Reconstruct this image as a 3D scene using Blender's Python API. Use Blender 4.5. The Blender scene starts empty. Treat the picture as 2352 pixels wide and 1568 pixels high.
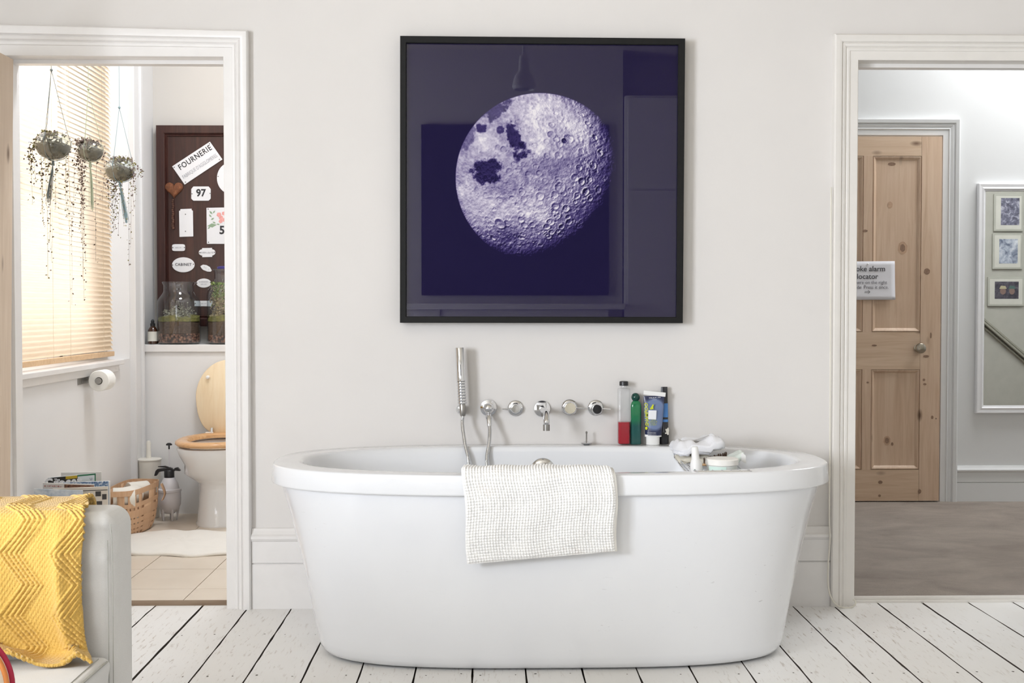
import bpy, bmesh, math, random
import numpy as np
from mathutils import Vector, Matrix
random.seed(7)
PI = math.pi
scene = bpy.context.scene
COL = scene.collection

# ------------------------------------------------------------------ camera
F = 2810.0; W0, H0 = 2352, 1568
CAM = Vector((0, -4.55, 1.12))
ph = math.atan(79 / F); yaw = math.atan(56 / F * math.cos(ph))
FW = Vector((math.sin(yaw) * math.cos(ph), math.cos(yaw) * math.cos(ph), -math.sin(ph)))
RT = Vector((math.cos(yaw), -math.sin(yaw), 0)); UP = RT.cross(FW)
cd = bpy.data.cameras.new('camera'); cam = bpy.data.objects.new('camera', cd); COL.objects.link(cam)
cam.matrix_world = Matrix(((RT.x, UP.x, -FW.x, CAM.x), (RT.y, UP.y, -FW.y, CAM.y), (RT.z, UP.z, -FW.z, CAM.z), (0, 0, 0, 1)))
cd.sensor_width = 36; cd.lens = F / W0 * 36; cd.clip_start = .05
scene.camera = cam

def ray(px, py):
    return FW + RT * ((px - W0 / 2) / F) - UP * ((py - H0 / 2) / F)
def at(px, py, Y):            # photo pixel -> point on the plane y = Y
    d = ray(px, py); return CAM + d * ((Y - CAM.y) / d.y)
def atz(px, py, Z):           # photo pixel -> point on the plane z = Z
    d = ray(px, py); return CAM + d * ((Z - CAM.z) / d.z)
def atx(px, py, X):
    d = ray(px, py); return CAM + d * ((X - CAM.x) / d.x)

# ------------------------------------------------------------------ materials
def lin(c):
    return tuple((v / 255 / 12.92 if v <= 10 else ((v / 255 + .055) / 1.055) ** 2.4) for v in c)
class N:
    def __init__(s, name):
        s.m = bpy.data.materials.new(name); s.m.use_nodes = True
        s.t = s.m.node_tree; s.t.nodes.clear()
        s.out = s.new('ShaderNodeOutputMaterial')
    def new(s, typ, **kw):
        n = s.t.nodes.new(typ)
        for k, v in kw.items(): setattr(n, k, v)
        return n
    def link(s, a, b): s.t.links.new(a, b)
    def coords(s, scale=(1, 1, 1), kind='Object', rot=(0, 0, 0)):
        tc = s.new('ShaderNodeTexCoord'); mp = s.new('ShaderNodeMapping')
        mp.inputs['Scale'].default_value = scale; mp.inputs['Rotation'].default_value = rot
        s.link(tc.outputs[kind], mp.inputs['Vector']); return mp.outputs['Vector']
    def noise(s, vec, scale, detail=4, rough=.55, dist=0):
        n = s.new('ShaderNodeTexNoise'); n.inputs['Scale'].default_value = scale
        n.inputs['Detail'].default_value = detail; n.inputs['Roughness'].default_value = rough
        n.inputs['Distortion'].default_value = dist
        if vec is not None: s.link(vec, n.inputs['Vector'])
        return n.outputs['Fac']
    def ramp(s, fac, stops, interp='LINEAR'):
        r = s.new('ShaderNodeValToRGB'); r.color_ramp.interpolation = interp
        e = r.color_ramp.elements
        while len(e) < len(stops): e.new(.5)
        for i, (p, c) in enumerate(stops):
            e[i].position = p; e[i].color = (*c, 1) if len(c) == 3 else c
        s.link(fac, r.inputs['Fac']); return r.outputs['Color']
    def mix(s, fac, a, b, mode='MIX'):
        n = s.new('ShaderNodeMix', data_type='RGBA', blend_type=mode)
        for sock, v in ((n.inputs[0], fac), (n.inputs[6], a), (n.inputs[7], b)):
            if hasattr(v, 'is_linked') or hasattr(v, 'links'): s.link(v, sock)
            elif isinstance(v, (int, float)): sock.default_value = v
            else: sock.default_value = (*v, 1)
        return n.outputs[2]
    def bump(s, h, strength=.2, dist=.002):
        b = s.new('ShaderNodeBump'); b.inputs['Strength'].default_value = strength
        b.inputs['Distance'].default_value = dist
        s.link(h, b.inputs['Height']); return b.outputs['Normal']
    def bsdf(s, col, rough=.5, metal=0, normal=None, **kw):
        b = s.new('ShaderNodeBsdfPrincipled')
        if hasattr(col, 'links'): s.link(col, b.inputs['Base Color'])
        else: b.inputs['Base Color'].default_value = (*col, 1)
        if hasattr(rough, 'links'): s.link(rough, b.inputs['Roughness'])
        else: b.inputs['Roughness'].default_value = rough
        b.inputs['Metallic'].default_value = metal
        if normal is not None: s.link(normal, b.inputs['Normal'])
        for k, v in kw.items():
            b.inputs[k.replace('_', ' ')].default_value = v
        s.link(b.outputs[0], s.out.inputs['Surface']); return b

MC = {}
def M(name, col, rough=.5, metal=0, var=.04, scale=12, bump=.0, bscale=60, **kw):
    """plain procedural surface: base colour with gentle noise variation and optional bump"""
    if name in MC: return MC[name]
    n = N(name); c = lin(col); v = n.coords()
    f = n.noise(v, scale)
    lo = tuple(x * (1 - var) for x in c); hi = tuple(min(1, x * (1 + var)) for x in c)
    cc = n.ramp(f, [(.3, lo), (.7, hi)])
    nm = n.bump(n.noise(v, bscale, 6), bump, .002) if bump else None
    n.bsdf(cc, rough, metal, nm, **kw); MC[name] = n.m; return n.m

def thin_glass(name, tint=(1, 1, 1), refl=1.0, rough=.02, base=0.04):
    if name in MC: return MC[name]
    n = N(name)
    tr = n.new('ShaderNodeBsdfTransparent'); tr.inputs['Color'].default_value = (*tint, 1)
    gl = n.new('ShaderNodeBsdfGlossy'); gl.inputs['Roughness'].default_value = rough
    lw = n.new('ShaderNodeLayerWeight'); lw.inputs['Blend'].default_value = .5
    ma = n.new('ShaderNodeMath', operation='POWER'); ma.inputs[1].default_value = 4
    n.link(lw.outputs['Facing'], ma.inputs[0])
    mr = n.new('ShaderNodeMapRange'); mr.inputs['To Min'].default_value = base; mr.inputs['To Max'].default_value = refl
    n.link(ma.outputs[0], mr.inputs['Value'])
    mx = n.new('ShaderNodeMixShader'); n.link(mr.outputs[0], mx.inputs[0])
    n.link(tr.outputs[0], mx.inputs[1]); n.link(gl.outputs[0], mx.inputs[2])
    n.link(mx.outputs[0], n.out.inputs['Surface']); MC[name] = n.m; return n.m

def pine(name, c1, c2, c3, grain_axis='z', knots=True, rough=.5):
    n = N(name)
    sc = (14, 14, .9) if grain_axis == 'z' else (.9, 14, 14) if grain_axis == 'x' else (14, .9, 14)
    v = n.coords(sc); f = n.noise(v, 2.2, 6, .6, 1.2)
    col = n.ramp(f, [(.25, lin(c1)), (.5, lin(c2)), (.8, lin(c3))])
    f2 = n.noise(n.coords(), 2.0, 2)
    col = n.mix(n.ramp(f2, [(.4, (0, 0, 0)), (.75, (.5, .5, .5))]), col, lin(c1))
    if knots:
        vo = n.new('ShaderNodeTexVoronoi'); vo.inputs['Scale'].default_value = 1
        kv = n.coords((7, 7, 3.1) if grain_axis == 'z' else (3.1, 7, 7)); n.link(kv, vo.inputs['Vector'])
        col = n.mix(n.ramp(vo.outputs['Distance'], [(.03, (.9, .9, .9)), (.13, (.0, .0, .0))]), col, lin((104, 76, 58)))
    n.bsdf(col, rough, 0, n.bump(f, .15, .001)); MC[name] = n.m; return n.m

white_trim = M('white_gloss_paint', (232, 230, 228), .35, var=.02, bump=.05, bscale=25)
cream_trim = M('cream_gloss_paint', (229, 226, 221), .38, var=.02, bump=.05, bscale=25)
wall_paint = M('warm_grey_wall_paint', (223, 220, 217), .85, var=.015, scale=3, bump=.05, bscale=180)
toilet_paint = M('soft_white_wall_paint', (232, 231, 230), .8, var=.012, scale=3, bump=.04, bscale=150)
beige_paint = M('pale_beige_wall_paint', (216, 211, 204), .85, var=.012, scale=3)
far_paint = M('far_wall_paint', (200, 197, 191), .85, var=.015, scale=3)
hall_paint = M('hall_white_wall_paint', (222, 223, 223), .85, var=.012, scale=2, bump=.03, bscale=90)
ceil_paint = M('ceiling_paint', (206, 198, 184), .9, var=.01)
acrylic = M('white_acrylic', (236, 238, 241), .12, var=.008, scale=3, Coat_Weight=.4, Coat_Roughness=.05)
ceramic = M('white_ceramic', (236, 236, 236), .1, var=.01, Coat_Weight=.4, Coat_Roughness=.03)
chrome = M('chrome', (225, 226, 228), .06, 1, var=.01)
steel = M('brushed_steel', (170, 168, 164), .28, 1, var=.05, scale=40)
nickel = M('aged_nickel', (168, 160, 146), .25, 1, var=.06, scale=40)
black_plastic = M('black_plastic', (34, 34, 37), .35, var=.05)
white_plastic = M('white_plastic', (238, 238, 236), .35, var=.01)
black_frame = M('black_stained_wood', (22, 22, 22), .6, var=.12, scale=60, Specular_IOR_Level=.25)
dark_gap = M('dark_gap', (84, 75, 66), .95)

# ------------------------------------------------------------------ mesh helpers
def B(): return bmesh.new()
def box(bm, x0, x1, y0, y1, z0, z1, mi=0, rot=None, c=None):
    vs = [bm.verts.new((x, y, z)) for x in (x0, x1) for y in (y0, y1) for z in (z0, z1)]
    fs = [(0, 1, 3, 2), (4, 6, 7, 5), (0, 4, 5, 1), (2, 3, 7, 6), (0, 2, 6, 4), (1, 5, 7, 3)]
    for f in fs:
        fc = bm.faces.new([vs[i] for i in f]); fc.material_index = mi
    if rot is not None: bmesh.ops.rotate(bm, verts=vs, cent=c or Vector(((x0 + x1) / 2, (y0 + y1) / 2, (z0 + z1) / 2)), matrix=rot)
    return vs
def rings(bm, rs, cap0=False, cap1=False, closed=True, mi=0):
    prev = None; first = None
    allv = []
    for r in rs:
        cur = [bm.verts.new(p) for p in r]; allv += cur
        if prev:
            n = len(cur)
            for i in range(n if closed else n - 1):
                j = (i + 1) % n
                f = bm.faces.new((prev[i], prev[j], cur[j], cur[i])); f.material_index = mi
        else: first = cur
        prev = cur
    if cap0: bm.faces.new(list(reversed(first))).material_index = mi
    if cap1: bm.faces.new(prev).material_index = mi
    return allv
def lathe(bm, prof, c=(0, 0, 0), axis='z', seg=32, cap0=True, cap1=True, sx=1, sy=1, mi=0):
    rs = []
    for r, h in prof:
        ring = []
        for k in range(seg):
            a = 2 * PI * k / seg; u, v = r * math.cos(a) * sx, r * math.sin(a) * sy
            p = (u, v, h) if axis == 'z' else (u, -h, v) if axis == '-y' else (h, u, v) if axis == 'x' else (u, h, v)
            ring.append((p[0] + c[0], p[1] + c[1], p[2] + c[2]))
        rs.append(ring)
    return rings(bm, rs, cap0, cap1, mi=mi)
def tube(bm, pts, r, seg=10, caps=True, mi=0, rads=None):
    pts = [Vector(p) for p in pts]; rs = []
    n = None
    for i, p in enumerate(pts):
        t = (pts[min(i + 1, len(pts) - 1)] - pts[max(i - 1, 0)]).normalized()
        if n is None:
            n = t.orthogonal().normalized()
        else:
            n = (n - t * n.dot(t))
            n = n.normalized() if n.length > 1e-6 else t.orthogonal().normalized()
        b = t.cross(n); rr = rads[i] if rads else r
        rs.append([p + (n * math.cos(2 * PI * k / seg) + b * math.sin(2 * PI * k / seg)) * rr for k in range(seg)])
    return rings(bm, rs, caps, caps, mi=mi)
def spline(pts, n=8):
    pts = [Vector(p) for p in pts]; out = []
    P = [pts[0]] + pts + [pts[-1]]
    for i in range(1, len(P) - 2):
        for k in range(n):
            t = k / n; a, b, c, d = P[i - 1], P[i], P[i + 1], P[i + 2]
            out.append(.5 * ((2 * b) + (c - a) * t + (2 * a - 5 * b + 4 * c - d) * t * t + (3 * b - a - 3 * c + d) * t ** 3))
    out.append(pts[-1]); return out
def prism(bm, poly, y0, y1, mi=0, mat=None):
    """polygon in x,z extruded from y0 to y1"""
    a = [bm.verts.new((p[0], y0, p[1])) for p in poly]; b = [bm.verts.new((p[0], y1, p[1])) for p in poly]
    fs = [bm.faces.new(a), bm.faces.new(list(reversed(b)))]
    n = len(poly)
    for i in range(n):
        j = (i + 1) % n; fs.append(bm.faces.new((a[j], a[i], b[i], b[j])))
    for f in fs: f.material_index = mi
    if mat is not None: bmesh.ops.transform(bm, matrix=mat, verts=a + b)
    return a + b
def grid(bm, fn, nu, nv, uvs=None, mi=0, closed_u=False):
    vs = [[bm.verts.new(fn(i / nu, j / nv)) for j in range(nv + 1)] for i in range(nu + 1)]
    lay = bm.loops.layers.uv.verify() if uvs else None
    for i in range(nu):
        for j in range(nv):
            f = bm.faces.new((vs[i][j], vs[i + 1][j], vs[i + 1][j + 1], vs[i][j + 1])); f.material_index = mi
            if uvs:
                for l, (a, b) in zip(f.loops, ((i, j), (i + 1, j), (i + 1, j + 1), (i, j + 1))):
                    l[lay].uv = (a / nu * uvs[0], b / nv * uvs[1])
    return vs
def sup(a, b, n, seg=96, cx=0, cy=0, z=0):
    out = []
    for k in range(seg):
        t = 2 * PI * k / seg; c, s = math.cos(t), math.sin(t)
        out.append((cx + a * math.copysign(abs(c) ** (2 / n), c), cy + b * math.copysign(abs(s) ** (2 / n), s), z))
    return out
def text(bm, s, size, mtx, bold=0, extr=.0004, align='CENTER', mi=0, shear=0, spacing=1, xs=1):
    if s[0] == '~':         # print too small to read in the photograph: a row of broken strokes, no letters
        n_ = int(s[1:]); r_ = random.Random(n_ * 7 + int(size * 1e5)); wd = size * .60; vs = []
        for k in range(n_):
            x = (k - n_ / 2) * wd
            for (a, b, c, d) in ((.08, .24, -.34, .34), (.24, .70, .20, .34), (.24, .66, -.34, -.20), (.24, .6, -.07, .05), (.56, .72, -.3, .3)):
                if r_.random() < .62: vs += box(bm, x + a * wd, x + b * wd, c * size, d * size, 0, extr, mi=mi)
        bmesh.ops.transform(bm, matrix=mtx @ Matrix.Diagonal((xs, 1, 1, 1)), verts=vs); return
    cu = bpy.data.curves.new('t', 'FONT'); cu.body = s; cu.size = size; cu.align_x = align; cu.align_y = 'CENTER'
    cu.extrude = extr; cu.offset = bold; cu.resolution_u = 3; cu.shear = shear; cu.space_character = spacing
    o = bpy.data.objects.new('t', cu); COL.objects.link(o)
    dg = bpy.context.evaluated_depsgraph_get(); me = bpy.data.meshes.new_from_object(o.evaluated_get(dg))
    bpy.data.objects.remove(o); bpy.data.curves.remove(cu)
    n0 = len(bm.verts); bm.from_mesh(me); bpy.data.meshes.remove(me)
    bm.verts.ensure_lookup_table(); vs = bm.verts[n0:]
    bmesh.ops.transform(bm, matrix=mtx @ Matrix.Diagonal((xs, 1, 1, 1)), verts=vs)
    for v in vs:
        for f in v.link_faces: f.material_index = mi
FACE = Matrix.Rotation(PI / 2, 4, 'X')          # text plane turned to face -y
def facing(p, ang=0):
    return Matrix.Translation(p) @ Matrix.Rotation(-ang, 4, 'Y') @ FACE

def obj(name, bm, mat, parent=None, smooth=True, origin=None, bevel=0, seg=3, subd=0, solid=0, angle=40, norm=True):
    """link a bmesh as ONE mesh object (vertices given in world coordinates)"""
    if norm: bmesh.ops.recalc_face_normals(bm, faces=bm.faces)
    og = Vector(parent['og']) if parent is not None else (Vector(origin) if origin is not None else None)
    if og is None:
        xs = [v.co for v in bm.verts]
        og = Vector(((min(v.x for v in xs) + max(v.x for v in xs)) / 2, (min(v.y for v in xs) + max(v.y for v in xs)) / 2, min(v.z for v in xs)))
    bmesh.ops.translate(bm, verts=bm.verts, vec=-og)
    me = bpy.data.meshes.new(name); bm.to_mesh(me); bm.free()
    for m in (mat if isinstance(mat, (list, tuple)) else [mat]): me.materials.append(m)
    o = bpy.data.objects.new(name, me); COL.objects.link(o)
    if parent is not None: o.parent = parent
    else: o.location = og
    o['og'] = list(og)
    if smooth:
        me.polygons.foreach_set('use_smooth', [True] * len(me.polygons))
        me.set_sharp_from_angle(angle=math.radians(angle))
    if solid:
        s = o.modifiers.new('s', 'SOLIDIFY'); s.thickness = solid; s.offset = 0
    if bevel:
        b = o.modifiers.new('b', 'BEVEL'); b.width = bevel; b.segments = seg; b.limit_method = 'ANGLE'; b.angle_limit = math.radians(35)
        me.polygons.foreach_set('use_smooth', [True] * len(me.polygons))
    if subd:
        b = o.modifiers.new('u', 'SUBSURF'); b.levels = subd; b.render_levels = subd
    return o
def sub(name, bm, mat, part, **kw):
    """a sub-part: child of a part; the part sits at its thing's origin so the same origin holds"""
    return obj(name, bm, mat, part, **kw)
def thing(name, label, cat, loc, group=None):
    o = bpy.data.objects.new(name, None); COL.objects.link(o); o.location = loc; o.empty_display_size = .05
    o['og'] = list(loc); o['label'] = label; o['category'] = cat
    if group: o['group'] = group
    return o
def tag(o, label, cat, group=None):
    o['label'] = label; o['category'] = cat
    if group: o['group'] = group
    return o
def struct(o): o['kind'] = 'structure'; return o
def lab(o, l): o['label'] = l; return o
# ================================================================== THE SETTING
ROOM_H = 3.3; TFZ = .02      # ceiling; toilet floor level
LX0 = at(12, 705, 0).x; LX1 = at(518, 705, 0).x; LZ = at(300, 131, 0).z      # left doorway
RX0 = at(1965, 705, 0).x; RX1 = RX0 + .84; RZ = at(2100, 140, 0).z           # right doorway
TX = -1.845                                                                   # toilet room window wall

bm = B()   # main wall, with the two doorways
for x0, x1, z0, z1 in ((-3.1, LX0 - .02, -.05, ROOM_H), (LX0 - .02, LX1 + .02, LZ + .02, ROOM_H), (LX1 + .02, RX0 - .02, -.05, ROOM_H),
                       (RX0 - .02, RX1 + .02, RZ + .02, ROOM_H), (RX1 + .02, 5.1, -.05, ROOM_H)):
    box(bm, x0, x1, 0, .16, z0, z1)
struct(obj('wall_back', bm, wall_paint, smooth=False))

# rest of the living side: left wall with a tall window, rear wall, right wall
bm = B()
WY0, WY1, WZ0, WZ1 = -5.2, -3.4, .75, 2.75
box(bm, -3.15, -3, -6.3, WY0, 0, ROOM_H); box(bm, -3.15, -3, WY1, 0, 0, ROOM_H)
box(bm, -3.15, -3, WY0, WY1, 0, WZ0); box(bm, -3.15, -3, WY0, WY1, WZ1, ROOM_H)
struct(obj('wall_left', bm, far_paint, smooth=False))
bm = B(); box(bm, 3.0, 3.15, -6.3, 0, 0, ROOM_H)
struct(obj('wall_right', bm, far_paint, smooth=False))
bm = B()
VX0, VX1 = -2.7, -1.3
box(bm, -3.15, VX0, -6.45, -6.3, 0, ROOM_H); box(bm, VX1, 3.15, -6.45, -6.3, 0, ROOM_H)
box(bm, VX0, VX1, -6.45, -6.3, 0, WZ0); box(bm, VX0, VX1, -6.45, -6.3, WZ1, ROOM_H)
# chimney breast
box(bm, -.85, -.35, -6.3, -5.95, 0, ROOM_H); box(bm, .65, 1.15, -6.3, -5.95, 0, ROOM_H); box(bm, -.35, .65, -6.3, -5.95, .9, ROOM_H)
struct(obj('wall_front', bm, far_paint, smooth=False))
bm = B(); box(bm, -3.15, 3.15, -6.45, .16, ROOM_H, ROOM_H + .1)
struct(obj('ceiling', bm, ceil_paint, smooth=False))

def window(name, c0, c1, z0, z1, plane, axis):
    """sash window: frame, glazing bars, pane"""
    bm = B()
    def bx(a0, a1, b0, b1, t=.03):
        if axis == 'x': box(bm, plane - t, plane + t, a0, a1, b0, b1)
        else: box(bm, a0, a1, plane - t, plane + t, b0, b1)
    bx(c0, c0 + .07, z0, z1); bx(c1 - .07, c1, z0, z1); bx(c0, c1, z0, z0 + .08); bx(c0, c1, z1 - .07, z1)
    zm = (z0 + z1) / 2; bx(c0, c1, zm - .025, zm + .025)
    cm = (c0 + c1) / 2; bx(cm - .012, cm + .012, z0, z1, .015)
    o = struct(obj(name, bm, white_trim, smooth=False))
    bm = B(); q = [(c0, z0), (c1, z0), (c1, z1), (c0, z1)]
    bm.faces.new([bm.verts.new((plane, a, b) if axis == 'x' else (a, plane, b)) for a, b in q])
    obj('pane', bm, thin_glass('window_glass'), o, smooth=False)
window('window_1', WY0, WY1, WZ0, WZ1, -3.08, 'x')
window('window_2', VX0, VX1, WZ0, WZ1, -6.38, 'y')

# painted floorboards
n = N('white_painted_boards')
v = n.coords((1, 1, 1)); vl = n.coords((26, 2.2, 26))
base = n.ramp(n.noise(v, 1.7, 3), [(.3, lin((236, 235, 232))), (.7, lin((243, 243, 243)))])
oi = n.new('ShaderNodeNewGeometry')
base = n.mix(n.ramp(oi.outputs['Random Per Island'], [(0, (.0, .0, .0)), (1, (.35, .35, .35))]), base, lin((226, 222, 215)))
scr = n.ramp(n.noise(n.coords((70, 9, 70)), 1.3, 5, .7), [(.57, (0, 0, 0)), (.67, (.8, .8, .8))])
patch = n.ramp(n.noise(v, 1.1, 2), [(.38, (0, 0, 0)), (.62, (1, 1, 1))])
wear = n.mix(1.0, scr, patch, 'MULTIPLY')
base = n.mix(wear, base, lin((176, 164, 150)))
spk = n.ramp(n.noise(n.coords((60, 22, 60)), 1.5, 4, .6), [(.70, (0, 0, 0)), (.74, (.9, .9, .9))])
base = n.mix(spk, base, lin((110, 98, 88)))
n.bsdf(base, .42, 0, n.bump(n.noise(vl, 1.5, 5), .25, .002))
boards_m = n.m
bm = B()
xs = [-1.246, -1.069, -.893, -.73, -.559]
xs = [xs[0] - .172 * k for k in range(12, 0, -1)] + xs
st = (1.142 + .559) / 10
xs += [-.559 + st * k + random.uniform(-.006, .006) for k in range(1, 10)] + [1.142, 1.297, 1.475, 1.646, 1.822] + [1.822 + .17 * k for k in range(1, 8)]
rf = random.Random(3)
gw = lambda x: .0030 + .0012 * ((x * 37.7) % 1) + (.0032 if abs(x - 1.646) < .01 or abs(x + 1.069) < .01 else 0)
for a, b in zip(xs[:-1], xs[1:]):
    ga, gb = gw(a), gw(b)
    # wavy, slightly chipped edges
    ys = [-6.3 + 6.36 * k / 90 for k in range(91)]
    L = [(a + ga / 2 + abs(rf.gauss(0, .0012)), y) for y in ys]; R = [(b - gb / 2 - abs(rf.gauss(0, .0012)), y) for y in ys]
    top = [bm.verts.new((x, y, rf.uniform(-.0002, .0002))) for x, y in L]; top2 = [bm.verts.new((x, y, rf.uniform(-.0002, .0002))) for x, y in R]
    lo = [bm.verts.new((x - .001, y, -.02)) for x, y in L]; lo2 = [bm.verts.new((x + .001, y, -.02)) for x, y in R]
    for k in range(90):
        bm.faces.new((top[k], top2[k], top2[k + 1], top[k + 1])); bm.faces.new((lo[k], top[k], top[k + 1], lo[k + 1])).material_index = 1; bm.faces.new((top2[k], lo2[k], lo2[k + 1], top2[k + 1])).material_index = 1
for a, b in zip(xs[:-1], xs[1:]):
    for yy in (-.38, -.85, -1.32, -1.79, -2.26):
        for xx in (a + .035, b - .035, ):
            if rf.random() < .85:
                X, Y = xx + rf.uniform(-.012, .012), yy + rf.uniform(-.012, .012)
                r = rf.uniform(.0022, .0045)
                f = bm.faces.new([bm.verts.new((X + r * math.cos(t * PI / 4) * rf.uniform(.6, 1.2), Y + r * math.sin(t * PI / 4) * rf.uniform(.6, 1.5), .0006)) for t in range(8)]); f.material_index = 1
box(bm, -3.1, 3.1, -6.3, .06, -.1, -.018, mi=1)
struct(obj('floor', bm, [boards_m, dark_gap], smooth=False, norm=True))

# mitred mouldings
def archi(bm, x0, x1, zb, zt, prof, y=0, sgn=-1, dzl=0, dzr=0):
    """three-sided architrave; profile points are (outward, protrusion)"""
    rows = []
    for u, p in prof:
        k = u / prof[-1][0]
        rows.append([bm.verts.new(q) for q in ((x0 - u, y + sgn * p, zb), (x0 - u, y + sgn * p, zt + u + dzl * k), (x1 + u, y + sgn * p, zt + u + dzr * k), (x1 + u, y + sgn * p, zb))])
    for a, b in zip(rows[:-1], rows[1:]):
        for i in range(3): bm.faces.new((a[i], a[i + 1], b[i + 1], b[i]))
PR = [(0, -.16), (0, .012), (.002, .014), (.032, .015), (.034, .019), (.042, .02), (.046, .017), (.05, .023), (.058, .026), (.062, .022), (.066, .03), (.078, .034), (.088, .034), (.093, .028), (.094, 0)]
bm = B(); archi(bm, LX0, LX1, 0, LZ, PR, dzl=.022)
struct(obj('trim_1', bm, white_trim, angle=25))
bm = B(); archi(bm, RX0, RX1, 0, RZ, PR)
struct(obj('trim_2', bm, cream_trim, angle=25))
# door stops on the linings
bm = B()
for x0, x1, z in ((LX0, LX1, LZ), (RX0, RX1, RZ)):
    archi(bm, x0 + .014, x1 - .014, 0, z - .014, [(0, -.10), (0, -.055), (.014, -.055)])
struct(obj('trim_3', bm, white_trim, smooth=False))

BB = [(-.0, .019), (.165, .019), (.168, .013), (.172, .019), (.25, .019), (.254, .024), (.262, .03), (.272, .03), (.278, .022), (.29, .014), (.298, .01), (.30, 0)]
def skirt(bm, x0, x1, y=0, sgn=-1, sc=1, z0=0):
    rs = [[(x, y + sgn * p, z0 + h * sc) for h, p in BB] for x in (x0, x1)]
    rings(bm, rs, closed=False)
    for r, xx in zip(rs, (x0, x1)): bm.faces.new([bm.verts.new(q) for q in r + [(xx, y, z0)]])
bm = B(); skirt(bm, LX1 + .094, RX0 - .094)
struct(obj('baseboard_back', bm, white_trim, smooth=False))
# thresholds
bm = B(); box(bm, LX0, LX1, .04, .155, -.03, TFZ - .001)
struct(obj('trim_4', bm, pine('worn_oak', (118, 98, 80), (140, 119, 98), (158, 140, 120), 'x', False, .7), smooth=False))
bm = B(); box(bm, RX0, RX1, .045, .062, -.03, .019); box(bm, RX0, RX1, .03, .045, -.03, .008)
struct(obj('trim_5', bm, cream_trim, smooth=False))

# ---------------- toilet room
TY1 = 2.27; BX0 = -1.845
bm = B()
box(bm, -2.15, TX, .16, TY1, -.05, .855); box(bm, -2.15, TX, .16, TY1, 2.45, ROOM_H)
poly = [(TX, 1.79), (TX, TY1), (-2.15, TY1), (-2.15, 1.42), (-2.03, 1.42), (-2.0, 1.70), (-1.93, 1.70)]
a = [bm.verts.new((x, y, .855)) for x, y in poly]; b = [bm.verts.new((x, y, 2.45)) for x, y in poly]
bm.faces.new(a); bm.faces.new(list(reversed(b)))
for i in range(len(poly)): bm.faces.new((a[i - 1], a[i], b[i], b[i - 1]))
struct(obj('wall_toilet_left', bm, toilet_paint, smooth=False))
bm = B(); box(bm, -2.15, -.1, TY1, TY1 + .12, -.05, ROOM_H)
struct(obj('wall_toilet_back', bm, beige_paint, smooth=False))
bm = B(); box(bm, -.3, -.18, .16, TY1, -.05, ROOM_H)
struct(obj('wall_toilet_right', bm, toilet_paint, smooth=False))
bm = B(); box(bm, -2.15, -.18, .16, TY1 + .12, ROOM_H, ROOM_H + .1)
struct(obj('ceiling_toilet', bm, toilet_paint, smooth=False))
# vertical moulding in the corner
bm = B()
box(bm, TX - .01, TX + .022, 1.82, 1.915, .02, ROOM_H - .002); box(bm, TX - .012, TX + .034, 1.9155, 1.95, .02, ROOM_H - .001); box(bm, TX - .011, TX + .03, 1.80, 1.8195, .02, ROOM_H - .003); box(bm, TX - .009, TX + .018, 1.9505, 1.962, .02, ROOM_H - .002)
struct(obj('trim_6', bm, toilet_paint, bevel=.004))
# boxed-in cistern and its shelf board
BXY = 1.975
bm = B(); box(bm, TX, -.3, BXY, TY1, .0, .882)
struct(obj('wall_boxing', bm, toilet_paint, smooth=False))
bm = B(); box(bm, TX, -.3, BXY - .012, TY1, .882, .921)
tag(obj('ledge_board', bm, white_trim, bevel=.003), 'thick white ledge board over the boxed-in cistern, under the glass jars', 'shelf')
# tiled floor (cream, joints drawn by geometry)
n = N('cream_floor_tiles')
v = n.coords(); nz = n.noise(n.coords((1.2, 1, 1)), 3, 3)
geo = n.new('ShaderNodeNewGeometry')
c = n.ramp(nz, [(.3, lin((219, 206, 189))), (.7, lin((230, 219, 204)))])
c = n.mix(n.ramp(geo.outputs['Random Per Island'], [(0, (0, 0, 0)), (1, (.3, .3, .3))]), c, lin((208, 194, 176)))
n.bsdf(c, .35, 0, n.bump(n.noise(v, 40, 3), .05, .001)); tile_m = n.m
bm = B()
y = .225 - .362; first = True
tx = [-1.1436 + .303 * k for k in range(-3, 4)]
while y < TY1:
    for a, b in zip(tx[:-1], tx[1:]):
        y0, y1 = max(y, .042), min(y + .362, TY1)
        g = .0016
        box(bm, max(a, -1.85) + g, b - g, y0 + g, y1 - g, -.01, TFZ)
    y += .362
box(bm, -1.9, -.2, .05, TY1, -.1, TFZ - .004, mi=1)
struct(obj('floor_toilet', bm, [tile_m, M('brown_grout', (136, 120, 102), .9)], smooth=False))
window('window_3', -.05, 1.45, .88, 2.45, -2.09, 'x')
bm = B()   # window board
box(bm, -2.06, TX + .03, .16, 1.60, .835, .858); box(bm, TX - .02, TX + .012, .16, 1.56, .80, .836)
struct(obj('trim_7', bm, white_trim, bevel=.003))

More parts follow.
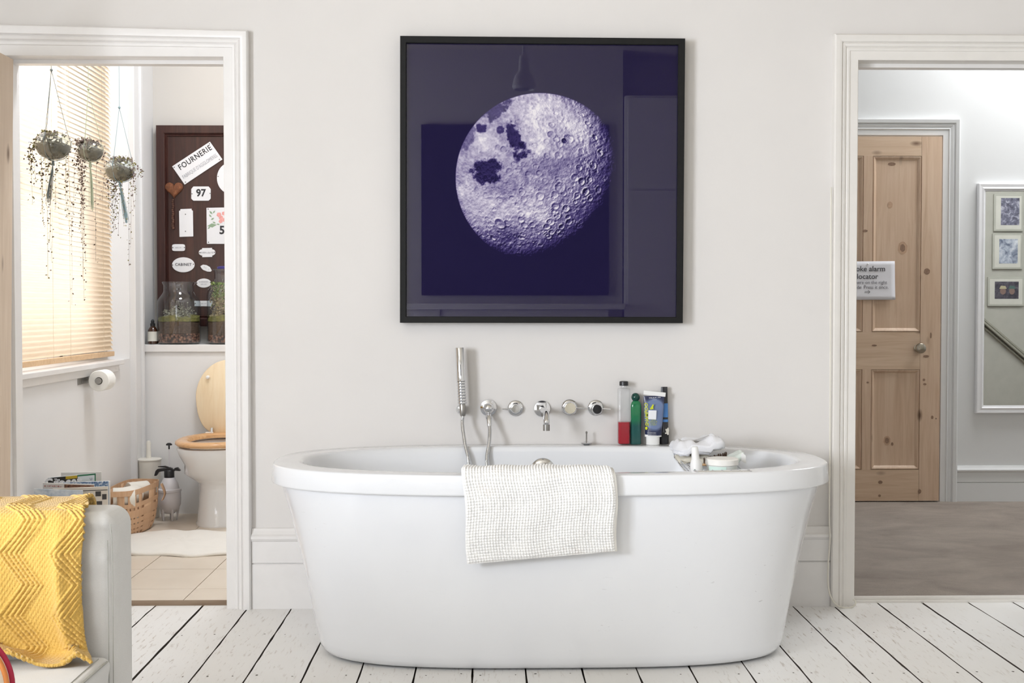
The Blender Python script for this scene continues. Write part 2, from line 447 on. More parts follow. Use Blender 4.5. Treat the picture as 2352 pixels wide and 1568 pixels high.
# blind
o = thing('venetian_blind', 'closed cream wooden venetian blind in the toilet window behind the hanging plants', 'blind', (-1.9, .9, 2.4))
n = N('blind_slats'); v = n.coords((10, 1, 10))
wc = n.ramp(n.noise(v, 8, 4), [(.3, lin((240, 217, 186))), (.7, lin((248, 229, 203)))])
d = n.new('ShaderNodeBsdfDiffuse'); t = n.new('ShaderNodeBsdfTranslucent'); n.link(wc, d.inputs[0])
t.inputs[0].default_value = (*lin((255, 250, 240)), 1)
g = n.new('ShaderNodeMixShader'); g.inputs[0].default_value = .34; n.link(d.outputs[0], g.inputs[1]); n.link(t.outputs[0], g.inputs[2])
n.link(g.outputs[0], n.out.inputs['Surface']); slat_m = n.m
bm = B(); bx0, by0, by1 = -1.9, .18, 1.672
zb = .885; pitch = .0225; k = 0
while zb + .02 + k * pitch < 2.42:
    z = zb + .03 + k * pitch; t_ = math.radians(58); hw = .0135
    prof = []
    for s in range(6):
        q = (s / 5 - .5) * 2; bow = .0018 * (1 - q * q)
        prof.append((bx0 + q * hw * math.cos(t_) + bow * math.sin(t_), z + q * hw * math.sin(t_) * 1 + bow * math.cos(t_)))
    # inner (room side) edge low, outer edge high
    rings(bm, [[(2 * bx0 - x, yy, zz) for x, zz in prof] for yy in (by0, by1)], closed=False)
    k += 1
obj('slats', bm, slat_m, o)
bm = B(); box(bm, bx0 - .014, bx0 + .014, by0, by1, zb - .012, zb + .012)
obj('bottom_rail', bm, pine('blind_rail_wood', (206, 170, 128), (222, 187, 146), (232, 202, 164), 'x', False), o, bevel=.003)
bm = B(); box(bm, bx0 - .02, bx0 + .022, by0, by1, 2.40, 2.448)
obj('head_rail', bm, slat_m, o, bevel=.003)
bm = B()
for yy in (.35, .80, 1.02, 1.5):
    for dx in (-.013, .015): tube(bm, [(bx0 + dx, yy, zb), (bx0 + dx, yy, 2.41)], .0007, 5)
obj('ladder_cord', bm, M('cream_cord', (214, 196, 168), .8), o)

# ---------------- hall
HY = at(2050, 1150, 0).y; HY = (atz(2050, 1150, .015)).y
HX0, HX1 = .9, 5.0
bm = B(); box(bm, HX0, HX1, HY, HY + .1, 0, 3.3)
struct(obj('wall_hall_back', bm, hall_paint, smooth=False))
bm = B(); box(bm, HX0 - .1, HX0, .16, HY, 0, 3.3); struct(obj('wall_hall_left', bm, hall_paint, smooth=False))
bm = B(); box(bm, HX1, HX1 + .1, .0, HY, 0, 3.3); struct(obj('wall_hall_right', bm, hall_paint, smooth=False))
bm = B(); box(bm, RX1 + .14, HX1, .16, .175, 0, 3.3); struct(obj('wall_hall_front', bm, M('hall_sage_paint', (188, 187, 178), .85), smooth=False))
bm = B(); box(bm, HX0 - .1, HX1 + .1, .0, HY + .1, 3.3, 3.4); struct(obj('ceiling_hall', bm, hall_paint, smooth=False))
n = N('taupe_carpet'); v = n.coords()
c = n.ramp(n.noise(n.coords((1.1, 1.7, 1)), 2.6, 7, .68, .5), [(.3, lin((138, 124, 112))), (.68, lin((184, 171, 158)))])
c = n.mix(n.ramp(n.noise(v, 260, 3), [(.3, (0, 0, 0)), (.7, (.4, .4, .4))]), c, lin((140, 126, 113)))
n.bsdf(c, .95, 0, n.bump(n.noise(v, 210, 5, .7), 1.0, .006), Sheen_Weight=.3); carpet_m = n.m
bm = B()
grid(bm, lambda u, w: (HX0 + (HX1 - HX0) * u, .062 + (HY - .062) * w, .013 + .0012 * math.sin(u * 47 + w * 9) * math.sin(w * 31)), 80, 50)
box(bm, HX0, HX1, .062, HY, -.05, .008)
struct(obj('floor_hall', bm, carpet_m))
# pine door in the hall
dx1 = at(2156, 705, HY).x; dx0 = dx1 - .835; dzt = at(2100, 315, HY).z
PRH = [(0, .0), (0, .012), (.03, .014), (.034, .02), (.04, .016), (.055, .024), (.062, .019), (.068, .03), (.085, .034), (.092, .03), (.094, 0)]
bm = B(); archi(bm, dx0 - .012, dx1 + .012, .0, dzt + .01, PRH, y=HY); struct(obj('trim_8', bm, hall_paint, angle=25))
bm = B(); skirt(bm, dx1 + .106, HX1, y=HY, sc=.72); skirt(bm, HX0, dx0 - .106, y=HY, sc=.72)
struct(obj('baseboard_hall', bm, hall_paint, smooth=False))
pine_m = pine('waxed_pine', (190, 160, 134), (207, 180, 155), (219, 196, 172))
pine_h = pine('waxed_pine_rail', (190, 161, 134), (206, 180, 154), (217, 194, 170), 'x')
bm = B(); DY = HY - .03
pz = lambda y: at(2060, y, DY).z
zT, zP1t, zP1b, zP2t, zP2b = dzt, pz(358), pz(762), pz(848), pz(1078)
X = lambda px: at(px, 705, DY).x
s1, p0, p1 = X(2156), X(2003), X(2114)
mun = p0 - (X(2003) - X(1962)) ; cx = (dx0 + dx1) / 2
mh = p0 - cx            # half muntin
st_w = dx1 - p1
L0, L1 = dx0 + st_w, cx - mh
yf, yb = DY, HY + .01
def pz_panel(bm, a, b, c, d):
    # recessed panel with ovolo moulding
    pr = [(0, 0), (.0, .004), (.006, .001), (.014, .006), (.018, .010), (.022, .014)]
    prev = None
    for u, dd in pr:
        cur = [bm.verts.new(q) for q in ((a + u, yf + dd, c + u), (b - u, yf + dd, c + u), (b - u, yf + dd, d - u), (a + u, yf + dd, d - u))]
        if prev:
            for i in range(4): bm.faces.new((prev[i], prev[(i + 1) % 4], cur[(i + 1) % 4], cur[i]))
        prev = cur
    bm.faces.new(prev)
g = .0012
for a, b in ((dx0, L0 - g), (p1 + g, dx1)): box(bm, a, b, yf, yb, .02, zT)
for a, b, c, d in ((L1 + g, p0 - g, zP1b, zP1t), (L1 + g, p0 - g, zP2b, zP2t)): box(bm, a, b, yf + .0005, yb, c, d)
for c, d in ((.02, zP2b), (zP2t, zP1b), (zP1t, zT)): box(bm, L0, p1, yf + .0005, yb, c, d, mi=1)
for a, b in ((L0, L1), (p0, p1)):
    for c, d in ((zP2b, zP2t), (zP1b, zP1t)): pz_panel(bm, a, b, c, d)
bmesh.ops.recalc_face_normals(bm, faces=bm.faces)
for x, y, rx, ry, dd in ((2075, 569, 6, 9, .0135), (2075, 569, 11, 15, .0137), (2129, 623, 7, 7, -.0006), (2039, 1012, 5, 7, .0135), (2039, 1012, 8, 11, .0137), (2051, 1020, 3, 4, .0135), (2022, 1107, 5, 4, 0), (2020, 1138, 3, 3, 0), (2112, 1128, 4, 5, -.0006), (2122, 872, 3, 3, -.0006),
                        (2124, 882, 4, 2.5, -.0006), (2141, 958, 3, 4, -.0006), (2127, 818, 7, 3, -.0006), (2138, 770, 2, 7, -.0006), (2008, 793, 6, 2, 0), (1987, 530, 6, 3, -.0002), (2050, 376, 9, 4, .0135), (2046, 470, 6, 8, .0137), (1993, 878, 3, 2, -.0002)):
    p = at(x, y, DY); k_ = F / (DY + 4.55); big_ = dd == .0137
    f = bm.faces.new([bm.verts.new((p.x + rx / k_ * math.cos(t * PI / 8) * (1 + .1 * math.sin(t * 2.3)), yf + dd - .0004, p.z + ry / k_ * math.sin(t * PI / 8))) for t in range(16)]); f.material_index = 3 if big_ else 2
door = struct(obj('door_1', bm, [pine_m, pine_h, M('pine_knot', (140, 112, 92), .6, var=.2, scale=80), M('pine_knot_halo', (184, 152, 126), .6, var=.1, scale=60)], smooth=False, norm=False))
kp = at(2108, 799, DY)
bm = B(); lathe(bm, [(.02, 0), (.022, .004), (.018, .006), (.009, .008), (.008, .022), (.014, .028), (.026, .036), (.030, .046), (.028, .056), (.018, .063), (.0, .065)], (kp.x, DY, kp.z), axis='-y', cap1=False)
obj('door_knob', bm, nickel, door)
bm = B()
for q in ((2150, 961, .004),):
    p = at(q[0], q[1], DY); lathe(bm, [(q[2], 0), (q[2], .0015), (q[2] * .6, .002)], (p.x, DY, p.z), axis='-y')
obj('keyhole_plug', bm, M('knot_brown', (132, 112, 96), .6), door)
# left door, pushed open into the living side
bm = B()
a0 = at(13, 130, 0).x - .004
box(bm, a0 - .045, a0, -.80, -.012, .012, LZ - .012)
for c, d in ((.15, .62), (.80, 1.92)):
    for e, f in ((-.70, -.45), (-.36, -.11)): box(bm, a0 - .002, a0 + .004, e, f, c, d)
ld = struct(obj('door_2', bm, pine('pale_pine', (205, 184, 162), (216, 197, 176), (226, 208, 189)), bevel=.002))
ld.rotation_euler = (0, math.radians(1.05), 0)
# ================================================================== THE BATH
RZt = .611                                                     # rim height
bcx = (at(635, 1075, -.44).x + at(1885, 1080, -.44).x) / 2; ba = (at(1885, 1080, -.44).x - at(635, 1075, -.44).x) / 2
bcy, bb = -.437, .430
bath = thing('bathtub', 'large white freestanding double-ended bathtub on the white floorboards, against the wall under the moon picture', 'bathtub', (bcx, bcy, 0))
def sring(a, b, nn, z, cy=bcy): return sup(a, b, nn, 160, bcx, cy, z)
bm = B()
R = [(ba - .03, bb - .03, 2.7, .548), (ba, bb, 2.7, .548), (ba + .005, bb + .003, 2.7, .5505), (ba + .006, bb + .004, 2.7, .554), (ba + .0015, bb, 2.7, RZt - .0055), (ba, bb - .001, 2.7, RZt - .0015), (ba - .005, bb - .005, 2.7, RZt)]
ai, bi = ba - .095, bb - .078
R += [(ai + .018, bi + .014, 2.55, RZt), (ai + .007, bi + .006, 2.5, RZt - .001), (ai, bi, 2.5, RZt - .007), (ai - .006, bi - .004, 2.5, RZt - .022),
      (ai - .05, bi - .012, 2.5, .47), (ai - .11, bi - .03, 2.55, .33), (ai - .17, bi - .05, 2.6, .22), (ai - .23, bi - .08, 2.6, .165), (ai - .32, bi - .14, 2.6, .145), (ai * .35, bi * .3, 2.4, .14), (ai * .05, bi * .05, 2, .14)]
rings(bm, [sring(*r) for r in R], cap1=True)
obj('rim_and_basin', bm, acrylic, bath, angle=60)
bm = B()
Bd = [(ba - .024, bb - .022, 2.8, .556), (ba - .026, bb - .0222, 2.8, .545), (ba - .055, bb - .027, 2.85, .45), (ba - .098, bb - .033, 2.95, .28), (ba - .134, bb - .036, 3.15, .12), (ba - .150, bb - .038, 3.3, .05), (ba - .156, bb - .041, 3.35, .028),
      (ba - .168, bb - .050, 3.35, .012), (ba - .186, bb - .066, 3.3, .004), (ba - .22, bb - .10, 3.2, .002)]
rings(bm, [sring(*r) for r in Bd], cap0=False, cap1=True)
n = N('tub_skirt_acrylic'); v = n.coords()
c = n.ramp(n.noise(v, 3), [(.3, lin((233, 235, 239))), (.7, lin((237, 239, 242)))])
scf = n.ramp(n.noise(n.coords((28, 28, 90)), 1.2, 3, .5, .6), [(.70, (0, 0, 0)), (.73, (.6, .6, .6))])
pm = n.ramp(n.noise(v, 2.2, 1), [(.55, (0, 0, 0)), (.65, (1, 1, 1))])
c = n.mix(n.mix(1.0, scf, pm, 'MULTIPLY'), c, lin((200, 200, 202)))
n.bsdf(c, .13, Coat_Weight=.4, Coat_Roughness=.05)
obj('outer_shell', bm, n.m, bath, angle=60)
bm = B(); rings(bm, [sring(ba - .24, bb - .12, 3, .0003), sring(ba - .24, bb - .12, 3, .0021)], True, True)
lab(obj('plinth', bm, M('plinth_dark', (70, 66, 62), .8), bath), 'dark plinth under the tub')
ovY = bcy + bi - .012
p = at(1247, 1068, ovY)
bm = B(); lathe(bm, [(.047, -.012), (.047, .0), (.045, .004), (.036, .009), (.02, .012), (.018, .006), (.0, .006)], (p.x, ovY + .006, .522), axis='-y', cap1=False, cap0=False)
lab(obj('overflow_cover', bm, chrome, bath), 'chrome overflow cover on the inner back wall')

# ---------------- bobbly bath mat over the rim
matx0, matx1 = at(1062, 1085, bcy - bb).x, at(1409, 1085, bcy - bb).x
yfr = bcy - bb
path = [(bcy - bi + .03, .49), (bcy - bi + .028, .565), (bcy - bi + .02, .606), (bcy - bi, .6235), (bcy - bi - .03, .6265), (yfr + .02, .6265), (yfr - .004, .622), (yfr - .019, .606), (yfr - .019, .57), (yfr - .018, .50), (yfr - .014, .42), (yfr - .010, .345)]
sp = spline([(0, y, z) for y, z in path], 12)
cum = [0]
for a, b in zip(sp[:-1], sp[1:]): cum.append(cum[-1] + (b - a).length)
def onpath(s, base=0):
    s = max(0, min(cum[-1] - 1e-6, s))
    import bisect
    i = bisect.bisect_right(cum, s) - 1; i = min(i, len(sp) - 2)
    t = (s - cum[i]) / (cum[i + 1] - cum[i]); p = sp[i].lerp(sp[i + 1], t); d = (sp[i + 1] - sp[i]).normalized()
    return p, Vector((0, d.z, -d.y))
def mat_sheet(bm, x0, x1, off, bump, nu, nv, shx=0, bot=0, pitch=.0088, tail=0):
    L = cum[-1]
    def fn(u, w):
        s = w * (L + tail)
        # right side hangs a little shorter than the left
        s2 = s * (1 - .075 * u * (1 if s > L * .4 else s / (L * .4)))
        wob = .0016 * math.sin(u * 23 + w * 5) + .0012 * math.sin(w * 31 + u * 8)
        p, nn = onpath(min(s2, L - 1e-5))
        drift = .018 * max(0, (.6 - p.z) / .27) * (1 - u) + .009 * max(0, (.6 - p.z) / .27) * u + .004 * math.sin(w * 12)
        x = x0 + (x1 - x0) * u + drift + shx
        h = off + wob
        if bump:
            a = (x0 + (x1 - x0) * u - x0) / pitch + .25 * math.sin(w * 17); b = s / pitch + .3 * math.sin(u * 11)
            h += bump * (abs(math.sin(PI * a)) * abs(math.sin(PI * b))) ** .5
        edge = min(1, min(u, 1 - u) * 40 + .25, (1 - w) * 40 + .25)
        return p + nn * (h * edge) + Vector((x - p.x, 0, 0))
    grid(bm, fn, nu, nv)
n = N('bobbly_white_cotton'); v = n.coords()
c = n.ramp(n.noise(v, 30, 3), [(.3, lin((243, 243, 242))), (.7, lin((249, 249, 247)))])
st_ = n.ramp(n.noise(n.coords((1, 1, 1)), 12, 4, .6), [(.6, (0, 0, 0)), (.85, (.4, .4, .4))])
c = n.mix(st_, c, lin((226, 208, 192)))
n.bsdf(c, .95, 0, n.bump(n.noise(v, 900, 2), .4, .001), Sheen_Weight=.15)
# check normals direction of the path: outward at the front is -y
bm = B(); mat_sheet(bm, matx0, matx1, .004, .0066, 400, 360)
mo = obj('bath_mat', bm, n.m, norm=False)
tag(mo, 'white bobbly cotton bath mat hanging over the front rim of the bathtub', 'bath mat')
bm = B(); mat_sheet(bm, matx0 + .001, matx1 + .003, -.004, 0, 40, 90, shx=.003)
obj('backing', bm, M('mat_backing', (236, 234, 228), .9), mo, norm=False, solid=.006)

# ---------------- taps on the wall
def pw(x, y, Y=0): return at(x, y, Y)
def rosette(bm, p, r=.029, t=.006):
    lathe(bm, [(r, 0), (r, t * .6), (r * .96, t), (r * .6, t * 1.15), (r * .3, t * 1.2), (0, t * 1.2)], (p.x, 0, p.z), axis='-y', cap1=False, seg=40)
# hand shower
hp = pw(1059, 938, -.035)
sh = thing('hand_shower', 'chrome stick hand shower with ribbed grip, upright in its wall bracket left of the taps', 'shower', (hp.x, -.04, hp.z))
bm = B(); q = pw(1059, 938, 0); lathe(bm, [(.017, 0), (.017, .004), (.014, .008), (.008, .01), (.008, .02), (.010, .024), (.016, .028), (.0175, .036), (.0175, .048), (.013, .054), (0, .055)], (q.x, 0, q.z), axis='-y', cap1=False)
obj('wall_bracket', bm, chrome, sh)
hy = -.058
t0, t1 = at(1055.5, 798, hy), at(1062, 930, hy)
axis = (t0 - t1); Lh = axis.length; ax = axis.normalized()
def along(s): return t1 + ax * s
bm = B(); g0 = Lh * .42
tube(bm, [along(g0), along(Lh - .001), along(Lh)], .0172, 24, rads=[.0172, .0172, .0164])
obj('shower_wand', bm, chrome, sh)
bm = B(); pts = []; rd = []
nr = 8
for i in range(nr):
    a0_, a1_ = .004 + (g0 - .004) * i / nr, .004 + (g0 - .004) * (i + 1) / nr
    m = (a1_ - a0_)
    for f, r in ((.0, .0132), (.12, .0166), (.5, .0174), (.85, .0166), (.99, .0132)): pts.append(along(a0_ + m * f)); rd.append(r)
tube(bm, pts, .015, 24, rads=rd)
obj('ribbed_grip', bm, chrome, sh)
bm = B(); tube(bm, [along(-.04), along(-.03), along(-.0), along(.006)], .01, 20, rads=[.0095, .0115, .0118, .0095])
obj('hose_collar', bm, steel, sh)
def hose(bm, pts, r=.0074, pitch=.0046):
    sp_ = spline(pts, 10); c = [0]
    for a, b in zip(sp_[:-1], sp_[1:]): c.append(c[-1] + (b - a).length)
    L = c[-1]; N_ = int(L / pitch); P = []; Rr = []; i = 0
    for k in range(N_ * 3 + 1):
        s = min(L - 1e-6, k / 3 * pitch)
        while i < len(c) - 2 and c[i + 1] < s: i += 1
        P.append(sp_[i].lerp(sp_[i + 1], (s - c[i]) / (c[i + 1] - c[i]))); Rr.append(r * (1 if k % 3 else .72))
    tube(bm, P, r, 12, rads=Rr)
e = along(-.04); oq = pw(1122, 936, 0)
bm = B()
hose(bm, [e, at(1062, 975, -.065), at(1068, 1020, -.10), at(1076, 1060, -.125), Vector((at(1082, 1075, -.14).x, -.14, .42)), Vector((-.03, -.17, .27)), Vector((.02, -.22, .2)), Vector((.055, -.2, .25)),
          Vector((.02, -.15, .40)), at(1118, 1064, -.12), at(1123, 1020, -.095), at(1125, 992, -.07), at(1124, 975, -.055)])
obj('shower_hose', bm, chrome, sh)
sh2 = thing('shower_hose_outlet', 'round chrome wall outlet with domed centre where the shower hose ends', 'shower fitting', (oq.x, 0, oq.z))
bm = B(); lathe(bm, [(.0315, 0), (.0315, .004), (.030, .007), (.021, .009), (.020, .03), (.019, .04), (.014, .048), (.006, .052), (0, .0525)], (oq.x, 0, oq.z), axis='-y', cap1=False, seg=40)
obj('outlet_rose', bm, chrome, sh2)
bm = B(); tube(bm, [Vector((oq.x, -.03, oq.z - .019)), Vector((oq.x + .001, -.040, oq.z - .032)), at(1123.5, 966, -.052), at(1124.5, 980, -.056)], .009, 18, rads=[.009, .0115, .0105, .0085])
obj('outlet_elbow', bm, chrome, sh2)
# valves
def valve(name, label, px, py, lever, face, r0=.029, rk=.0195, depth=.05, off=(0, 0)):
    q = pw(px, py, 0); t = thing(name, label, 'tap', (q.x, 0, q.z), 'chrome wall valves above the bath')
    bm = B(); lathe(bm, [(r0, 0), (r0, .004), (r0 - .003, .007), (rk + .001, .008), (rk - .001, .0082)], (q.x, 0, q.z), axis='-y', seg=44, cap1=True); obj('wall_rose', bm, chrome, t)
    bm = B(); lathe(bm, [(rk - .002, .008), (rk, .012), (rk, depth - .003), (rk - .002, depth), (rk - .004, depth + .0005)], (q.x, 0, q.z), axis='-y', seg=44); kn = obj('knob', bm, chrome, t)
    bm = B(); lathe(bm, [(rk - .0035, depth), (rk - .0035, depth + .0012), (0, depth + .0014)], (q.x, 0, q.z), axis='-y', seg=40, cap1=False)
    lab(sub('face_disc', bm, face, kn), 'flat disc on the knob front')
    bm = B(); s = lever; L_ = .032
    tube(bm, [(q.x + s * (rk - .002), -depth * .55, q.z), (q.x + s * (rk + L_), -depth * .62, q.z - .002)], .0028, 12)
    obj('lever', bm, chrome, t)
    return t
valve('lever_valve', 'chrome wall valve with its thin lever pointing left, beside the spout', 1184, 937, -1, chrome, rk=.0175, depth=.028)
valve('lever_valve', 'chrome wall valve with a pale cream face, just right of the spout', 1308, 935, 1, M('mirror_cream', (214, 208, 190), .15, .6), rk=.0235, depth=.045)
valve('lever_valve', 'chrome wall valve with a black face, rightmost of the row', 1368, 936, 1, M('gloss_black', (22, 22, 26), .08, .2), rk=.020, depth=.07)
q = pw(1245, 938, 0)
spt = thing('bath_spout', 'curved chrome spout over the bath, between the wall valves', 'tap', (q.x, 0, q.z))
bm = B(); rosette(bm, q, .031, .007); obj('wall_rose', bm, chrome, spt)
tip = at(1255, 988, -.15)
bm = B(); P = spline([(q.x, -.005, q.z), (q.x, -.06, q.z), (tip.x + .0, -.115, q.z - .003), (tip.x, -.148, q.z - .03), (tip.x, -.15, tip.z + .02), (tip.x, -.15, tip.z)], 10)
tube(bm, P, .0115, 22); obj('spout_pipe', bm, chrome, spt)
bm = B(); tube(bm, [(tip.x, -.15, tip.z - .001), (tip.x, -.15, tip.z + .021)], .0125, 24); obj('aerator_ring', bm, steel, spt)
# plug on the rim
q = at(1347, 1019, -.04)
t = thing('bath_plug', 'small chrome pop-up plug standing on the back rim, under the black-faced valve', 'plug', (q.x, q.y, RZt))
bm = B(); lathe(bm, [(.010, .0), (.019, .004), (.0215, .006), (.0215, .008), (.010, .0105), (.0045, .014)], (q.x, q.y, RZt)); obj('plug_disc', bm, chrome, t)
bm = B(); lathe(bm, [(.0030, .0115), (.0024, .04), (.0034, .042), (.0040, .047), (.002, .05)], (q.x, q.y, RZt)); obj('pin', bm, steel, t)

# ---------------- bottles on the rim
def rbx(bm, w, d, prof, c, nn=5, seg=48, sh=None):
    rs = []
    for h, k, kd in prof:
        ring = sup(w / 2 * k, d / 2 * kd, nn, seg, c[0], c[1], c[2] + h)
        if sh: ring = [(x + sh * h, y, z) for x, y, z in ring]
        rs.append(ring)
    return rings(bm, rs, True, True)
q = at(1432.5, 1021, -.032); wpx = 28 / 617.6
Hh = lambda y, qq: at(0, y, qq.y).z - RZt
t = thing('bath_oil_bottle', 'tall square clear bottle with black cap, one third full of red liquid', 'bottle', (q.x, q.y, RZt + .0005))
top = Hh(893, q)
bm = B(); rbx(bm, wpx, wpx * .9, [(0.001, .86, .86), (.004, 1, 1), (top - .006, 1, 1), (top - .001, .93, .93), (top, .6, .6)], (q.x, q.y, RZt))
gb = obj('bottle_body', bm, thin_glass('clear_bottle', (.975, .98, .985), .8, .03, .03), t)
bm = B(); lathe(bm, [(.0125, top), (.0115, top + .003), (.0115, top + .009)], (q.x, q.y, RZt)); obj('neck', bm, thin_glass('clear_bottle'), t)
bm = B(); c0 = Hh(887, q); lathe(bm, [(.0165, c0), (.0165, c0 + .012), (.0155, c0 + .0155), (.011, c0 + .017), (0, c0 + .0172)], (q.x, q.y, RZt), cap1=False); obj('cap', bm, black_plastic, t)
bm = B(); lt = Hh(971, q); rbx(bm, wpx - .002, wpx * .9 - .002, [(0.003, .86, .86), (.006, .995, .995), (lt, .995, .995)], (q.x, q.y, RZt))
lab(obj('liquid', bm, M('red_bath_oil', (162, 22, 40), .15, var=.05), t), 'dark red liquid')
q = at(1459.5, 1021, -.03); wg = 24 / 617.6
t = thing('bath_gel_bottle', 'green bottle with dark round ball cap beside the red bottle', 'bottle', (q.x, q.y, RZt + .0005))
tg = Hh(922, q)
n = N('green_gel'); v = n.coords((1, 1, 1)); s_ = n.new('ShaderNodeSeparateXYZ'); n.link(v, s_.inputs[0])
c = n.ramp(s_.outputs['Z'], [(.068, lin((30, 84, 80))), (.092, lin((20, 110, 72))), (.12, lin((16, 116, 70)))])
n.bsdf(c, .12, Coat_Weight=.5)
bm = B(); rbx(bm, wg, .03, [(.001, .92, .9), (.004, 1, 1), (tg - .022, 1, 1), (tg - .012, .94, .96), (tg - .005, .80, .8), (tg, .5, .55)], (q.x + .001, q.y, RZt), 4)
obj('bottle_body', bm, n.m, t)
bm = B(); rr = 11.5 / 617.6 * .83 * 1.2 / 1.0 * .82
rr = 10 / 617.6; cz = Hh(914, q)
lathe(bm, [(rr * math.sin(PI * k / 14), cz - rr * math.cos(PI * k / 14)) for k in range(1, 14)], (q.x, q.y, RZt), seg=28)
lab(obj('ball_cap', bm, M('dark_green_cap', (14, 66, 58), .1), t), 'dark green ball cap')
# blue shampoo tube standing on its cap
q = at(1499.5, 1022.5, -.045); S = 617.6 * 4.55 / (q.y + 4.55)
t = thing('shampoo_tube', 'navy and grey-blue shampoo tube with yellow lettering standing on its white cap', 'tube', (q.x, q.y, RZt + .0005))
n = N('shampoo_print'); v = n.coords(); s_ = n.new('ShaderNodeSeparateXYZ'); n.link(v, s_.inputs[0])
vd = n.new('ShaderNodeVectorMath', operation='DISTANCE'); mp = n.coords((.80, 0, .60)); n.link(mp, vd.inputs[0]); vd.inputs[1].default_value = (.004, 0, .068)
c = n.ramp(vd.outputs['Value'], [(.0, lin((104, 122, 160))), (.0345, lin((112, 130, 168))), (.0355, lin((30, 38, 74)))], 'LINEAR')
n.bsdf(c, .3, Coat_Weight=.3); sm_m = n.m
zc0, zc1, zt0, zt1 = Hh(1005, q), Hh(1002, q), Hh(911, q), Hh(896, q)
dxs = (at(1501, 902, q.y).x - at(1499.5, 1010, q.y).x) / (zt1 - zc0)
bm = B(); rings(bm, [sup(15.5 / S * k, .014 * k, 2.2, 36, q.x, q.y, RZt + h) for h, k in ((.0005, .96), (.002, 1), (zc0, 1.02))], True, True)
obj('cap', bm, white_plastic, t)
bm = B(); rs = []
K = 14
for k in range(K + 1):
    u = k / K; z = zc1 + (zt0 - zc1) * u
    hw = (19 + (24.5 - 19) * u) / S * 1.0; hd = .0165 * (1 - u) ** .6 + .0022
    rs.append(sup(hw, hd, 2.3, 40, q.x + dxs * (z - zc0) + .002, q.y, RZt + z))
rings(bm, rs, True, True); tb = obj('tube_body', bm, sm_m, t)
bm = B(); rings(bm, [sup(19.5 / S, .0172, 2.4, 40, q.x + .001, q.y, RZt + z) for z in (zc0 - .0005, zc1 + .003)], True, True); obj('shoulder', bm, white_plastic, t)
bm = B(); vs = box(bm, q.x - 25.5 / S, q.x + 25.5 / S, q.y - .0027, q.y + .0027, RZt + zt0 - .0005, RZt + zt0 + 9.5 / S)
bmesh.ops.rotate(bm, verts=vs, cent=Vector((q.x, q.y, RZt + zt0)), matrix=Matrix.Rotation(math.radians(6), 3, 'Y')); bmesh.ops.translate(bm, verts=vs, vec=(dxs * zt0 + .003, 0, .001))
lab(obj('crimped_end', bm, white_plastic, t, bevel=.001), 'white crimped end')
def onsurf(px, py, d=.0185): return at(px, py, q.y - d)
yel = M('acid_yellow', (206, 214, 40), .5); wht = M('print_white', (240, 242, 246), .5)
bm = B()
text(bm, 'SHAMPOO', .0178, facing(onsurf(1485.5, 952, .0158), PI / 2 + .05), .0004, mi=0, shear=.2, xs=1.0)
_c = onsurf(1484.5, 983, .0168); prism(bm, [(_c.x + .0045 * math.cos(a), _c.z + .006 * math.sin(a)) for a in [k * PI / 8 for k in range(16)]], _c.y - .0003, _c.y + .001)
pg = [(-.010, -.009), (.0, -.0105), (.001, -.008), (.008, -.010), (.007, .001), (.010, .006), (.007, .0105), (.0045, .0095), (.001, .004), (-.005, -.002)]
c_ = onsurf(1497, 934, .0178); prism(bm, [(c_.x + a * .75, c_.z + b * .95) for a, b in pg], c_.y - .0004, c_.y + .001)
for i, s in enumerate(('ooooo', 'ooooooo', 'ooooooo', 'oooooo')): pass
sub('yellow_lettering', bm, yel, tb)
bm = B()
text(bm, '~12', .0062, facing(onsurf(1504, 913, .006), .05), .0003)
text(bm, '~9', .0030, facing(onsurf(1503, 917.5, .007), .05), .0001)
sub('brand_lettering', bm, wht, tb)
bm = B()
text(bm, '~13', .0042, facing(onsurf(1497, 994, .0182), .0), .0003)
text(bm, '~14', .0040, facing(onsurf(1497, 998.5, .0182), .0), .0002)
sub('base_lettering', bm, wht, tb)
bm = B(); c_ = onsurf(1498, 952, .0178); prism(bm, [(c_.x + a, c_.z + b) for a, b in ((-.0150, -.0165), (.0145, -.018), (.0160, .0155), (-.0135, .0165))], c_.y - .0003, c_.y + .001)
lab(sub('price_sticker', bm, wht, tb), 'white square sticker')
bm = B()
for i, w_ in enumerate((.014, .018, .017, .013)):
    c_ = onsurf(1500 + (i % 2), 964.5 + i * 3.6, .0178); text(bm, ('~8', '~12', '~10', '~9')[i], .0046, facing(c_, .02), .0003)
sub('small_print', bm, yel, tb)
# black tube with blue label
q2 = at(1525, 1017, -.021); S2 = 617.6
t = thing('shower_gel_tube', 'black tube with a bright blue label, leaning behind the shampoo tube', 'tube', (q2.x, q2.y, RZt + .0005))
hB = lambda y: at(0, y, q2.y).z - RZt
def lean(z): return (at(1527.5, 889, q2.y).x - at(1527, 1017, q2.y).x) / hB(889) * z
bm = B(); rings(bm, [sup(.0185 * k, .015 * k, 2.3, 36, q2.x, q2.y, RZt + h) for h, k in ((.0005, .95), (.002, 1), (hB(996), 1))], True, True); obj('cap', bm, black_plastic, t)
bm = B(); rs = []
for k in range(13):
    u = k / 12; z = hB(995) + (hB(890) - hB(995)) * u
    rs.append(sup(.0165 - .0045 * u, .0150 * (1 - u) + .0035, 2.3, 36, q2.x + lean(z), q2.y + .0, RZt + z + (0)))
vs = rings(bm, rs, True, True)
tb2 = obj('tube_body', bm, M('charcoal_tube', (44, 44, 48), .25, var=.05), t)
bm = B(); rs = []
